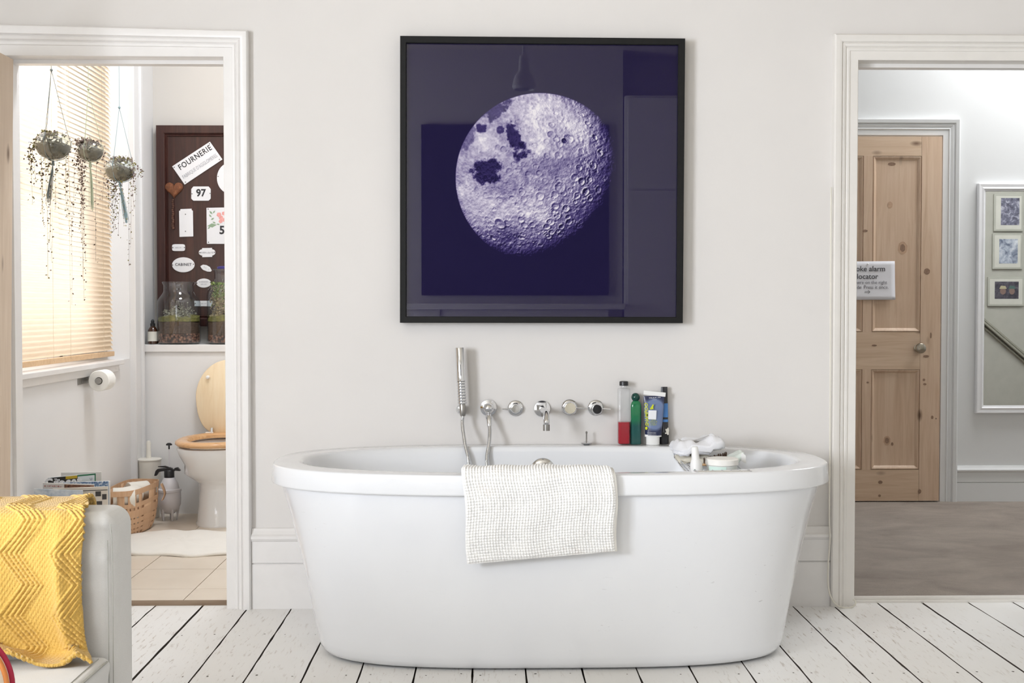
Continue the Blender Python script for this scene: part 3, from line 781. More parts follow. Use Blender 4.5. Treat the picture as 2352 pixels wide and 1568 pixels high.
for a, b in ((hB(928), hB(960)), (hB(965), hB(971))):
    rs = []
    for k in range(4):
        z = a + (b - a) * k / 3; u = (z - hB(995)) / (hB(890) - hB(995))
        rs.append(sup(.0165 - .0045 * u + .0004, .0150 * (1 - u) + .0039, 2.3, 36, q2.x + lean(z), q2.y, RZt + z))
    rings(bm, rs, False, False)
sub('blue_label', bm, M('bright_blue_label', (74, 134, 204), .35), tb2)
bm = B(); c_ = at(1532.5, 990, q2.y - .0165)
prism(bm, [(c_.x + a, c_.z + b) for a, b in ((-.0085, -.010), (-.002, -.009), (.001, -.014), (.0062, -.0125), (.0055, -.002), (.0072, .003), (.004, .0135), (.001, .0125), (-.0005, .009), (-.0065, .008))], c_.y - .001, c_.y + .004)
lab(sub('torn_label', bm, M('torn_paper', (214, 210, 198), .8), tb2), 'torn cream scrap of label')

# ---------------- wire bath rack with its contents
rk = thing('bath_rack', 'chrome wire rack laid across the right end of the bath, full of toiletries', 'bath rack', (.74, -.42, .58))
bm = B(); rx0, rx1 = at(1546, 1024, -.08).x, at(1546, 1024, -.08).x + .18
fl = .572
fx0, fx1 = at(1598, 1086, -.735).x - .005, at(1716, 1086, -.735).x
def rail(xa, xb, r=.0034, inner=0):
    tube(bm, spline([(xa, -.045, .611), (xa, -.085, .609), (xa + (xb - xa) * .12, -.14, fl + .012), (xa + (xb - xa) * .25, -.2, fl), (xa + (xb - xa) * .8, -.62, fl), (xa + (xb - xa) * .93, -.70, fl + .014), (xb, -.745, .6095), (xb, -.79, .6105)], 6), r, 8)
rail(rx0, fx0); rail(rx1, fx1)
tube(bm, [(rx0 - .003, -.047, .6115), (rx1 + .003, -.047, .6115)], .0034, 8); tube(bm, [(fx0 - .004, -.785, .611), (fx1 + .004, -.785, .611)], .0032, 8)
obj('outer_frame', bm, chrome, rk)
bm = B()
for k in range(1, 6):
    f = k / 6; rail(rx0 + (rx1 - rx0) * f, fx0 + (fx1 - fx0) * f, .0014)
obj('long_wires', bm, chrome, rk)
bm = B()
for k in range(13):
    y = -.19 - k * .036; f = (y + .045) / (-.70); xa = rx0 + (fx0 - rx0) * f * .98; xb = rx1 + (fx1 - rx1) * f * .98
    pts = [(xa - .002, y, fl + .018), (xa, y, fl + .002), (xb, y, fl + .002), (xb + .002, y, fl + .018)]
    tube(bm, pts, .0012, 6)
for s, xa, xb in ((-1, rx0 - .002, fx0 - .0), (1, rx1 + .002, fx1 + .0)):
    tube(bm, [(xa + (xb - xa) * .2, -.19, fl + .019), (xa + (xb - xa) * .82, -.63, fl + .019)], .0018, 8)
obj('cross_wires', bm, chrome, rk)
# flannel
def blob(fn, nu=48, nv=24):
    bm = B(); rs = []
    for j in range(1, nv):
        rs.append([fn(2 * PI * i / nu, PI * j / nv) for i in range(nu)])
    rings(bm, rs, True, True); return bm
flannel_m = M('white_flannel', (238, 239, 243), .95, var=.01, bump=.6, bscale=380, Sheen_Weight=.3)
fc = at(1601, 1034, -.30)
def fln(a, b):
    nn = 4.5; c, s = math.cos(a), math.sin(a); cz, sz = math.cos(b), math.sin(b)
    se = lambda v, e: math.copysign(abs(v) ** e, v)
    x = se(c, .35) * se(sz, .35) * .085; y = se(s, .4) * se(sz, .35) * .095; z = se(cz, .55) * .020
    z += .006 * math.sin(x * 70 + y * 30) + .004 * math.sin(y * 90) + .003 * math.sin(x * 180 + 1)
    z += .26 * (x * .55) * (.35) + (x + .08) * .04 + .008 * math.exp(-((x - .05) / .03) ** 2)
    if z < 0: x += .004 * math.sin(z * 500)
    return (fc.x + x + .004 * math.sin(y * 60), -.30 + y, .632 + z)
tag(obj('face_cloth', blob(fln, 90, 30), flannel_m, angle=70), 'crumpled white face cloth folded on top of the bath rack', 'cloth')
def fl2(a, b):
    c, s = math.cos(a), math.sin(a); cz, sz = math.cos(b), math.sin(b); se = lambda v, e: math.copysign(abs(v) ** e, v)
    x = se(c, .4) * se(sz, .4) * .06; y = se(s, .5) * se(sz, .4) * .07; z = se(cz, .6) * .013
    return (fc.x - .012 + x, -.30 + y, .591 + z + .004 * math.sin(x * 90 + y * 50))
tag(obj('face_cloth', blob(fl2, 60, 22), M('cream_flannel', (228, 222, 206), .95, bump=.6, bscale=380), angle=70), 'small cream cloth squashed under the white face cloth on the bath rack', 'cloth')
# white bottle
q = at(1601, 1080, -.635); z0 = fl + .005
t = thing('lotion_bottle', 'plain white lotion bottle with tapered cap standing at the front of the bath rack', 'bottle', (q.x, -.635, z0))
zt = at(1601, 1025, -.635).z - z0
bm = B(); lathe(bm, [(.016, 0), (.0195, .003), (.0195, zt * .33), (.018, zt * .45), (.0135, zt * .56)], (q.x, -.635, z0)); obj('bottle_body', bm, white_plastic, t)
bm = B(); lathe(bm, [(.0132, zt * .56), (.0128, zt * .58), (.0112, zt * .93), (.0095, zt * .99), (.004, zt), ], (q.x, -.635, z0)); obj('cap', bm, white_plastic, t)
for o_ in (t,): o_.rotation_euler = (0, math.radians(-5), 0)
# round tub
q = at(1658, 1083, -.60); z0 = fl + .004
t = thing('cream_tub', 'round translucent tub with white lid, at the front right of the bath rack', 'tub', (q.x, -.60, z0))
zr = at(1658, 1057, -.60).z - z0
bm = B(); lathe(bm, [(.044, 0), (.047, .002), (.050, zr * .75)], (q.x, -.60, z0), seg=44); tbo = obj('tub_body', bm, M('milky_plastic', (222, 226, 220), .3, var=.02), t)
bm = B(); lathe(bm, [(.052, zr * .72), (.0535, zr * .75), (.0535, zr * 1.10), (.051, zr * 1.16), (.02, zr * 1.2), (0, zr * 1.2)], (q.x, -.60, z0), seg=44, cap1=False); obj('lid', bm, M('cream_lid', (244, 242, 236), .35), t)
bm = B(); rs = [[(q.x + (.0477 + .003 * h / (zr * .75) + .0008) * math.sin(a), -.60 - (.0477 + .003 * h / (zr * .75) + .0008) * math.cos(a), z0 + h) for a in [(-1.15 + 1.25 * k / 12) for k in range(13)]] for h in (.004, zr * .66)]
rings(bm, rs, closed=False); lab(sub('label', bm, M('mint_label', (216, 238, 228), .5), tbo), 'pale mint label')
# wet wipes packet
q = at(1689, 1052, -.47)
def wp(a, b):
    c, s = math.cos(a), math.sin(a); cz, sz = math.cos(b), math.sin(b); se = lambda v, e: math.copysign(abs(v) ** e, v)
    x = se(c, .5) * se(sz, .4) * .032; y = se(s, .5) * se(sz, .4) * .06; z = se(cz, .7) * .022
    return (q.x + x - .012 + z * .5, -.46 + y, .605 + z + x * .45 + .003 * math.sin(y * 110))
t = obj('wipes_packet', blob(wp, 50, 20), M('wipes_film', (226, 236, 230), .35, var=.03, bump=.3, bscale=60), angle=60)
tag(t, 'crumpled pale green wipes packet behind the round tub on the bath rack', 'packet')
bm = B(); prism(bm, [(q.x + .006, .612), (q.x + .023, .603), (q.x + .021, .630), (q.x + .008, .641)], -.535, -.5328)
lab(obj('torn_flap', bm, white_plastic, t, bevel=.0005), 'white torn flap')
# hair brush
q = at(1642, 1050, -.44)
t = thing('hair_brush', 'wooden hairbrush with dark bristles tucked under the face cloth on the bath rack', 'brush', (q.x, -.44, .60))
def hb(a, b):
    return (q.x + math.cos(a) * math.sin(b) * .045, -.44 + math.sin(a) * math.sin(b) * .02, .598 + math.cos(b) * .008 + (math.cos(a) * math.sin(b)) * .012)
obj('brush_back', blob(hb, 36, 14), M('brush_wood', (196, 160, 118), .5), t)
bm = B(); rb = random.Random(5)
for k in range(90):
    x, y = rb.uniform(-.038, .04), rb.uniform(-.017, .012)
    z = .606 + x * .27
    tube(bm, [(q.x + x, -.44 + y, z - .004), (q.x + x + rb.uniform(-.002, .002), -.444 + y, z + .014)], .0009, 5)
o_ = obj('bristles', bm, M('dark_bristle', (70, 50, 36), .6), t); o_['kind'] = 'stuff'
# ================================================================== FRAMED MOON PRINT
A4 = [at(937, 100, 0), at(1558, 104, 0), at(1552, 728, 0), at(935, 726, 0)]
Ax = [v.x for v in A4]; Az = [v.z for v in A4]
out = [at(919, 82, -.055), at(1574, 88, -.055), at(1568.5, 742, -.055), at(918.5, 741, -.055)]
inn = [at(933, 98, -.055), at(1558.5, 102.5, -.055), at(1554, 728, -.055), at(933, 726.5, -.055)]
cxp = sum(v.x for v in out) / 4; czp = min(v.z for v in out)
pic = thing('framed_moon_print', 'large square moon print in a black frame with glass, hung over the bathtub', 'picture', (cxp, -.02, czp))
bm = B()
loops = [[(v.x, -.004, v.z) for v in out], [(v.x, -.053, v.z) for v in out], [(v.x * 1, -.055, v.z) for v in [o.lerp(i, .08) for o, i in zip(out, inn)]],
         [(v.x, -.055, v.z) for v in [o.lerp(i, .92) for o, i in zip(out, inn)]], [(v.x, -.053, v.z) for v in inn], [(v.x, -.038, v.z) for v in inn], [(v.x, -.004, v.z) for v in inn]]
rings(bm, loops); rings(bm, [loops[-1], loops[0]])
obj('frame', bm, black_frame, pic, smooth=False)
# the print: vertex-coloured sheet, colours computed here
e = .004
tl, tr, br, bl = [Vector((v.x, -.040, v.z)) for v in inn]
tl += Vector((-e, 0, e)); tr += Vector((e, 0, e)); br += Vector((e, 0, -e)); bl += Vector((-e, 0, -e))
NU, NV = 640, 640
U, V = np.meshgrid(np.linspace(0, 1, NU), np.linspace(0, 1, NV), indexing='ij')
co = ((1 - U)[..., None] * ((1 - V)[..., None] * np.array(bl) + V[..., None] * np.array(tl)) + U[..., None] * ((1 - V)[..., None] * np.array(br) + V[..., None] * np.array(tr)))
mc = at(1241, 409, -.04); R_ = 194.5 / 617.6 * (4.51 / 4.55)
X_ = (co[..., 0] - mc.x) / R_; Z_ = (co[..., 2] - mc.z) / R_
rr2 = X_ ** 2 + Z_ ** 2; disc = rr2 < 1; zz = np.sqrt(np.clip(1 - rr2, 0, 1))
rs = np.random.RandomState(11)
def fbm(x, z, s0, octs=5, seed=0, gain=.55):
    r = np.random.RandomState(seed); tot = np.zeros_like(x); amp = 1; s = s0; ws = 0
    for o in range(octs):
        n = int(abs(s) * 8) + 6; g = r.rand(n, n)
        fx = (x * .5 + .5) * (n - 3) * .8 + 1; fz = (z * .5 + .5) * (n - 3) * .8 + 1
        fx = np.clip(fx, 0, n - 2.001); fz = np.clip(fz, 0, n - 2.001)
        ix = fx.astype(int); iz = fz.astype(int); u = fx - ix; w = fz - iz; u = u * u * (3 - 2 * u); w = w * w * (3 - 2 * w)
        tot += amp * ((g[ix, iz] * (1 - u) + g[ix + 1, iz] * u) * (1 - w) + (g[ix, iz + 1] * (1 - u) + g[ix + 1, iz + 1] * u) * w); ws += amp
        amp *= gain; s *= 2
    return tot / ws
X3, Z3, Y3 = X_, Z_, zz
hgt = np.zeros_like(X_); alb = np.ones_like(X_)
big = fbm(X_, Z_, .9, 5, 3); med = fbm(X_, Z_, 4, 4, 8); fine = fbm(X_, Z_, 12, 3, 9)
hgt += (fine - .5) * .007 + (med - .5) * .010 + (fbm(X_, Z_, 28, 2, 10) - .5) * .0035
def crater(cx, cz, r, depth=.32, dark=0, rim=1.0):
    cy = math.sqrt(max(0, 1 - cx * cx - cz * cz))
    d = np.sqrt((X3 - cx) ** 2 + (Z3 - cz) ** 2 + (Y3 - cy) ** 2) / r
    m = d < 1.7
    h = np.where(d < 1, (d * d - 1) * depth * r * .5, 0) + rim * depth * r * .30 * np.exp(-((d - 1) / .18) ** 2)
    h += np.where(d < .22, .05 * r, 0)
    hgt[m] += h[m]
    if dark: alb[:] = np.where(d < .9, alb * (1 - dark), alb)
for k in range(1500):
    a = rs.uniform(0, 2 * PI); q_ = math.sqrt(rs.uniform(0, 1)) * .985; cx_, cz_ = q_ * math.cos(a), q_ * math.sin(a)
    f = (cx_ * .6 - cz_ * .7)            # more craters to the lower right
    if rs.rand() > .38 + .55 * (f + .5): continue
    r = .007 + .040 * rs.rand() ** 5
    crater(cx_, cz_, r, .40 if r < .02 else .30)
P2 = lambda px, py: ((px - 1241) / 194.5, -(py - 409) / 194.5)
for px, py, r, dk in ((1266, 309, .055, .25), (1296, 324, .042, .7), (1306, 318, .065, .0), (1226, 334, .036, 0), (1286, 430, .07, .12), (1345, 440, .05, .3), (1320, 408, .05, 0), (1362, 380, .055, 0), (1300, 478, .05, 0), (1275, 473, .05, 0), (1240, 450, .055, 0),
                      (1156, 343, .045, .2), (1290, 520, .04, 0), (1148, 513, .075, .15), (1350, 285, .05, .1), (1252, 415, .04, 0), (1330, 385, .045, 0), (1380, 350, .045, 0), (1196, 490, .04, 0)):
    crater(*P2(px, py), r * .9, .33, dk)
def patch(px, py, rx, rz, k, seed, ang=0, soft=.30, cut=1.02):
    cx_, cz_ = P2(px, py); dx, dz = X_ - cx_, Z_ - cz_; c, s = math.cos(ang), math.sin(ang)
    dx, dz = dx * c + dz * s, -dx * s + dz * c
    d = np.sqrt((dx / rx) ** 2 + (dz / rz) ** 2) + (fbm(X_, Z_, 3.2, 5, seed, .7) - .5) * 2.0
    m = np.clip((cut - d) / soft, 0, 1); alb[:] = alb * (1 - k * m)
patch(1121, 393, .17, .17, .82, 21); patch(1180, 318, .09, .17, .78, 22, .2); patch(1200, 357, .10, .07, .75, 26, .6); patch(1199, 334, .05, .05, .8, 27)
patch(1140, 252, .20, .11, .62, 23, .55); patch(1108, 298, .07, .06, .7, 24, 0); patch(1150, 298, .05, .05, .6, 25)
patch(1075, 320, .08, .16, .4, 28, -.3); patch(1290, 380, .5, .28, .30, 29, 0, .8); patch(1170, 540, .4, .2, .35, 30, .3, .8); patch(1180, 430, .3, .14, .22, 31, 0, .7)
patch(1400, 300, .2, .2, .35, 32, 0, .6)
for px, py, r, k in ((1240, 265, .30, .30), (1345, 300, .20, .35), (1240, 340, .10, .35), (1120, 330, .12, .3), (1230, 520, .25, .22), (1066, 430, .12, .25), (1215, 470, .2, .2), (1140, 480, .15, .2)):
    cx_, cz_ = P2(px, py); d2 = ((X_ - cx_) ** 2 + (Z_ - cz_) ** 2) / r ** 2; alb *= 1 + k * np.exp(-d2) * (.5 + med)
gx = np.gradient(hgt, axis=0) / np.maximum(1e-9, np.gradient(X_, axis=0)); gz = np.gradient(hgt, axis=1) / np.maximum(1e-9, np.gradient(Z_, axis=1))
nx, ny, nz = X_ - gx * 1.5, zz + .0, Z_ - gz * 1.5
nl = np.sqrt(nx ** 2 + ny ** 2 + nz ** 2) + 1e-9
Ld = np.array((-.50, .72, .43)); Ld /= np.linalg.norm(Ld)
sh_ = (nx * Ld[0] + ny * Ld[1] + nz * Ld[2]) / nl
sh0 = np.clip(sh_ * 1.5 + .08, 0, 1.25)
term = X_ * Ld[0] + zz * Ld[1] + Z_ * Ld[2]
relief = np.clip(sh_ - term, -.6, .6)
lum = np.clip((term + .03) * 1.75, 0, 1) ** .85 * (.64 + .34 * (big - .5) + .22 * (med - .5) + .34 * (fine - .5)) * alb + relief * (.62 + .9 * np.clip(1 - term * 1.6, 0, 1)) * np.clip(term * 3 + .3, 0, 1)
for _ in range(1): lum = (lum * 4 + np.roll(lum, 1, 0) + np.roll(lum, -1, 0) + np.roll(lum, 1, 1) + np.roll(lum, -1, 1)) / 8
lum = np.clip((lum - .05) * 1.04, 0, 1) * np.clip((1 - rr2) * 60, 0, 1)
lum = lum * (.98 + .04 * rs.rand(*lum.shape))
stops = np.array([0, .22, .5, .75, 1.0]); cols = np.array([lin((32, 26, 66)), lin((66, 56, 108)), lin((134, 126, 162)), lin((190, 184, 204)), lin((232, 228, 232))])
bgc = np.array(lin((30, 25, 58)))
rgb = np.stack([np.interp(lum, stops, cols[:, k]) for k in range(3)], -1)
rgb = np.where((lum > .004)[..., None], rgb, bgc)
idx = np.arange(NU * NV).reshape(NU, NV)
qd = np.stack([idx[:-1, :-1], idx[1:, :-1], idx[1:, 1:], idx[:-1, 1:]], -1).reshape(-1, 4)
me = bpy.data.meshes.new('glazed_print'); og = np.array((cxp, -.02, czp))
me.vertices.add(NU * NV); me.vertices.foreach_set('co', (co.reshape(-1, 3) - og).astype(np.float32).ravel())
me.loops.add(qd.size); me.loops.foreach_set('vertex_index', qd.astype(np.int32).ravel())
me.polygons.add(len(qd)); me.polygons.foreach_set('loop_start', (np.arange(len(qd)) * 4).astype(np.int32)); me.update(); me.validate()
ca = me.color_attributes.new('ink', 'FLOAT_COLOR', 'POINT')
ca.data.foreach_set('color', np.concatenate([rgb.reshape(-1, 3), np.ones((NU * NV, 1))], 1).astype(np.float32).ravel())
n = N('moon_print_paper'); vc = n.new('ShaderNodeVertexColor', layer_name='ink'); n.bsdf(vc.outputs['Color'], .6, Specular_IOR_Level=0, Coat_Weight=1.0, Coat_Roughness=0.0, Coat_IOR=1.56)
me.materials.append(n.m); po = bpy.data.objects.new('glazed_print', me); COL.objects.link(po); po.parent = pic; po['label'] = 'moon printed in violet and white on dark indigo'
# ================================================================== TOILET ROOM THINGS
# ---- dark panelled board on the back wall with enamel plates
bY = TY1 - .024
b0, b1 = at(361, 289, bY), at(361, 749, bY); bx_r = b0.x + .62
board = thing('panelled_board', 'dark brown panelled wooden board on the toilet back wall, covered in white enamel plates', 'board', ((b0.x + bx_r) / 2, bY, b1.z))
n = N('dark_mahogany'); f = n.noise(n.coords((16, 16, 1)), 2.5, 6, .6, 1)
c = n.ramp(f, [(.25, lin((44, 27, 24))), (.55, lin((66, 39, 34))), (.85, lin((86, 53, 44)))])
n.bsdf(c, .3, 0, n.bump(f, .1, .001)); mahog = n.m
fr = .044; pr = [(0, 0), (0, .03), (fr - .004, .03), (fr, .026), (fr + .004, .018), (fr + .012, .022), (fr + .016, .012)]
bm = B(); prev = None
for u, dd in pr[1:]:
    cur = [(b0.x + u, bY + .005 - dd + 0, b1.z + u), (bx_r - u, bY + .005 - dd, b1.z + u), (bx_r - u, bY + .005 - dd, b0.z - u), (b0.x + u, bY + .005 - dd, b0.z - u)]
    cur = [bm.verts.new(q) for q in cur]
    if prev:
        for i in range(4): bm.faces.new((prev[i], prev[(i + 1) % 4], cur[(i + 1) % 4], cur[i]))
    prev = cur
box(bm, b0.x + .0003, bx_r - .0003, bY - .008, TY1 - .002, b1.z + .0003, b0.z - .0003)
obj('outer_frame', bm, mahog, board, smooth=False)
pf = bY - .006
bm = B(); g_ = fr + .012
xs_ = [b0.x + g_, at(486, 400, pf).x, bx_r - g_]
for a, b in zip(xs_[:-1], xs_[1:]): box(bm, a + .0015, b - .0015, pf, TY1 - .01, b1.z + g_, b0.z - g_)
obj('panel', bm, mahog, board, bevel=.002)
bm = B()
def bead(zc, dz): box(bm, b0.x + fr, bx_r - fr, pf - .008, pf, zc - dz, zc + dz)
bead(at(400, 305.5, pf).z, .006)
lab(obj('bead', bm, M('red_brown_bead', (120, 58, 44), .3), board, bevel=.004), 'reddish bead under the top rail')
enam = M('white_enamel', (238, 238, 240), .15, var=.015, Coat_Weight=.4)
ink = M('black_enamel_ink', (38, 38, 44), .3); grey_ink = M('faded_grey_ink', (176, 176, 182), .4); screw_m = M('dark_screw', (64, 60, 58), .4, .6)
PY = pf - .009
def plate(label, pts, screws=(), Y=PY, thick=.003, mat=enam, grp='enamel plates on the dark board', name='enamel_plate', cat='plate', mk_parts=()):
    P = [at(x, y, Y) for x, y in pts]; cx_ = sum(p.x for p in P) / len(P); zz_ = min(p.z for p in P)
    bm = B(); prism(bm, [(p.x, p.z) for p in P], Y, Y + thick)
    t = tag(obj(name, bm, mat, bevel=.0012, seg=2), label, cat, grp)
    for (x, y) in screws:
        bm = B(); p = at(x, y, Y); lathe(bm, [(.0028, 0), (.0026, .0014), (0, .0018)], (p.x, Y, p.z), axis='-y', seg=12, cap1=False, cap0=False)
        obj('screw', bm, screw_m, t)
    return t
def ell(cx_, cy_, rx, ry, n_=40, nn=2): return [(p[0], p[1]) for p in sup(rx, ry, nn, n_, cx_, cy_)]
def letter(t, s, size, px, py, mat, ang=0, name='lettering', bold=.0, xs=1.0, spacing=1.0, Y=None):
    bm = B(); text(bm, s, size, facing(at(px, py, (Y or PY) - .0008), ang), bold, .0004, xs=xs, spacing=spacing)
    return obj(name, bm, mat, t, smooth=False)
t = plate('white enamel plate tilted upward reading FOURNERIE, topmost on the dark board', [(395, 382), (482, 325), (511, 366), (424, 424)], [(400, 384), (481, 330), (504, 366), (426, 418)])
letter(t, 'FOURNERIE', .043, 448, 362, ink, math.radians(33.5), bold=.0004, xs=.86, spacing=1.12)
letter(t, "FABRIQUE D'AGGLOMERES", .029, 459, 382, grey_ink, math.radians(33.5), name='small_lettering', xs=.64)
t = plate('large round white enamel plate partly hidden behind the door frame', ell(530, 409, 32, 36), [(501, 405)])
letter(t, '~6', .022, 533, 404, grey_ink)
t = plate('small white house number plate reading 97', [(444, 428), (479, 428), (484, 434), (484, 456), (479, 461), (444, 461), (439, 456), (439, 434)], [(441, 445), (482.5, 444)])
letter(t, '97', .055, 461.5, 443.5, ink, bold=.0016, xs=.95)
t = plate('blank upright white finger plate with two screws', [(414, 480), (440, 479), (440, 482), (443, 484), (444, 543), (412, 544), (411, 484), (414, 483)], [(426, 492), (426, 531)])
t = plate('white enamel plate painted with pink flowers above a number', [(474, 477), (534, 476), (535, 560), (475, 560)], [(478, 480), (479, 556)])
letter(t, '50', .062, 516, 529, ink, bold=.002, xs=.95)
bm = B()
for (x, y, r) in ((503, 493, 6), (508, 500, 5.5), (514, 490, 5), (507, 508, 5), (515, 505, 5)):
    for k in range(5):
        a = k * 2 * PI / 5 + x; p = at(x + r * .5 * math.cos(a), y + r * .5 * math.sin(a), PY)
        prism(bm, [(p.x + r * .0011 * math.cos(q), p.z + r * .0011 * math.sin(q)) for q in [i * PI / 4 for i in range(8)]], PY - .0009 - k * .00005, PY + .0005)
lab(obj('painted_flowers', bm, M('pink_enamel', (236, 166, 160), .3, var=.12, scale=90), t, smooth=False), 'pink painted flowers')
bm = B()
for x0, y0, x1, y1 in ((481, 484, 488, 492), (486, 499, 480, 492), (484, 505, 492, 500), (476, 519, 498, 516), (477, 526, 483, 520), (488, 509, 496, 513), (494, 483, 489, 490), (497, 514, 505, 516)):
    a, b = at(x0, y0, PY - .0006), at(x1, y1, PY - .0006); d = (b - a); m = (a + b) / 2; pn = Vector((-d.z, 0, d.x)) * .22
    prism(bm, [(q.x, q.z) for q in (a, m + pn, b, m - pn)], PY - .0008, PY + .0005)
lab(obj('painted_leaves', bm, M('green_enamel', (146, 170, 140), .3), t, smooth=False), 'thin green painted leaves')
t = plate('tiny rounded white name plate under the blank plate', ell(410, 568.5, 15, 8, 32, 5), [(397, 568.5), (423.5, 568)])
letter(t, '~7', .010, 410, 568.5, grey_ink)
t = plate('small white plate with stepped top and bottom edges', ell(475.5, 579.5, 19, 8.5, 32, 2.6)[:] , [(459, 580), (492.5, 579)])
bm = B(); P_ = [at(x, y, PY) for x, y in ((464, 569.5), (487, 569), (487.5, 590), (464.5, 590.5))]; prism(bm, [(p.x, p.z) for p in P_], PY - .0001, PY + .003); obj('middle_block', bm, enam, t, bevel=.001)
letter(t, '~9', .013, 475.5, 580, grey_ink, xs=1.0, Y=PY - .0002)
t = plate('oval white enamel plate reading CABINET', ell(421, 608, 26, 17.3), [(396.5, 608.5), (444.5, 606.5)])
letter(t, 'CABINET', .0205, 421, 607.5, M('ink_grey', (84, 84, 92), .4), bold=.0004, xs=1.0, spacing=1.12)
t = plate('small tilted white leaf-shaped plate', [(460, 611), (466, 607.5), (474, 608.5), (482, 613), (486.5, 621), (484, 624), (476, 623.5), (466, 619.5), (462, 615)], ())
letter(t, '~5', .012, 474, 616, grey_ink, -math.radians(30))
t = plate('small oval white plate above the gap between the jars', ell(468, 650, 17, 10.5), [(452.5, 650), (483.5, 648)])
letter(t, '~8', .011, 468, 647, grey_ink); letter(t, '~7', .010, 468, 652.5, grey_ink, name='small_lettering')
t = plate('narrow white strip plate seen through the jar edges', [(446, 690.5), (488, 690.5), (488, 695), (487, 697), (488, 703.5), (446, 703), (447, 697), (446, 694)], [(449, 696.5)])
letter(t, '~7', .010, 468, 697, grey_ink)
# heart
hpts = []
for k in range(40):
    a = 2 * PI * k / 40; x = 16 * math.sin(a) ** 3; y = 13 * math.cos(a) - 5 * math.cos(2 * a) - 2 * math.cos(3 * a) - math.cos(4 * a)
    hpts.append((399 + x * 1.28, 434 - y * 1.28))
n = N('rusty_metal'); f = n.noise(n.coords(), 45, 5, .7); n.bsdf(n.ramp(f, [(.3, lin((92, 58, 40))), (.55, lin((134, 82, 52))), (.8, lin((168, 118, 84)))]), .75, .1, n.bump(f, .8, .004)); rust = n.m
Yh = pf - .016
t = thing('hanging_heart', 'rusty brown heart with a beaded tail hanging on the left of the dark board', 'ornament', (at(399, 434, Yh).x, Yh, at(399, 524, Yh).z))
bm = B(); P_ = [at(x, y, Yh) for x, y in hpts]; c_ = at(399, 436, Yh)
rings(bm, [[(p.x, Yh + .012, p.z) for p in P_], [(p.x, Yh + .004, p.z) for p in P_], [(c_.x + (p.x - c_.x) * .8, Yh - .004, c_.z + (p.z - c_.z) * .8) for p in P_], [(c_.x + (p.x - c_.x) * .3, Yh - .008, c_.z + (p.z - c_.z) * .3) for p in P_]], True, True)
obj('heart', bm, rust, t)
bm = B()
y_ = 459
while y_ < 524:
    p = at(397 + .6 * math.sin(y_), y_, Yh); bmesh.ops.create_icosphere(bm, subdivisions=1, radius=.0055 + .003 * ((y_ - 459) / 65), matrix=Matrix.Translation(p)); y_ += 4.6
o_ = obj('beaded_tail', bm, M('dull_bead', (98, 66, 52), .6, var=.3, scale=60), t); o_['kind'] = 'stuff'

# ---- jars and bottle on the ledge
LZt = .921
jar_g = thin_glass('jar_glass', (.88, .92, .94), .9, .03, .09)
jY = BXY + .112
n = N('clay_pebbles'); vo = n.new('ShaderNodeTexVoronoi'); vo.inputs['Scale'].default_value = 85; n.link(n.coords(), vo.inputs[0])
c = n.mix(n.ramp(vo.outputs['Distance'], [(.35, (0, 0, 0)), (.75, (1, 1, 1))]), n.mix(n.ramp(vo.outputs['Color'], [(.2, (0, 0, 0)), (.8, (1, 1, 1))]), lin((176, 130, 106)), lin((128, 88, 70))), lin((56, 40, 34)))
n.bsdf(c, .8, 0, n.bump(vo.outputs['Distance'], -.8, .01)); peb = n.m
soil = M('terrarium_soil', (92, 72, 58), .95, var=.35, scale=90, bump=.8, bscale=140)
moss = M('terrarium_moss', (128, 122, 64), .95, var=.4, scale=60, bump=1, bscale=160)
def S_at(Y, x=-1.7): return F / ((Y + 4.55) * math.cos(yaw) + x * math.sin(yaw))
def jar(label, pcx, rbody, rneck, pyneck, pyshould, pytop, cap=None, fill=(.0, .27, .38, .42), bushy=0, pcbase=787):
    sc = S_at(jY); q = at(pcx, 787, jY); rb_, rn = rbody / sc, rneck / sc
    zz_ = lambda y: at(pcx, y, jY).z
    H = zz_(pytop) - LZt; hs, hn = zz_(pyshould) - LZt, zz_(pyneck) - LZt
    t = thing('glass_jar', label, 'jar', (q.x, jY, LZt + .0005), 'terrarium jars on the ledge')
    bm = B(); o = (q.x, jY, LZt)
    prof = [(rb_ * .86, .001), (rb_ * .97, .006), (rb_, .02), (rb_, hs - .03), (rb_ * .985, hs - .01), (rb_ * .93, hs + .008), (rn + (rb_ - rn) * .45, hs + (hn - hs) * .45), (rn * 1.03, hn - .008), (rn, hn), (rn, H - .02), (rn * 1.08, H - .008), (rn * 1.10, H - .003), (rn * 1.06, H)]
    lathe(bm, prof, o, seg=56, cap1=False); obj('glass_body', bm, jar_g, t, angle=70)
    ri = rb_ - .005
    def layer(nm, h0, h1, mt, wav, top=True):
        bm = B(); rg = []
        for h in (h0, h1): rg.append([(q.x + ri * math.cos(a), jY + ri * math.sin(a), LZt + h + (wav * (math.sin(3 * a + h * 50) + .5 * math.sin(7 * a)) if h == h1 else 0)) for a in [2 * PI * k / 56 for k in range(56)]])
        rg.append([(q.x + (x - q.x) * .5, jY + (y - jY) * .5, z + wav * 1.5) for x, y, z in rg[-1]])
        rings(bm, rg, True, True); return obj(nm, bm, mt, t, angle=80)
    layer('clay_pebbles', .008, H * fill[1], peb, .002); layer('soil', H * fill[1] + .0005, H * fill[2], soil, .004)
    o_ = layer('moss', H * fill[2] + .001, H * fill[3], moss, .006)
    return t, q, H, rb_, rn, zz_
t, q, H, rb_, rn, zz_ = jar('wide glass terrarium jar without lid, half filled with pebbles, soil and moss', 411.5, 49, 34, 668, 690, 647, fill=(0, .17, .36, .43))
bm = B(); rg_ = random.Random(9)
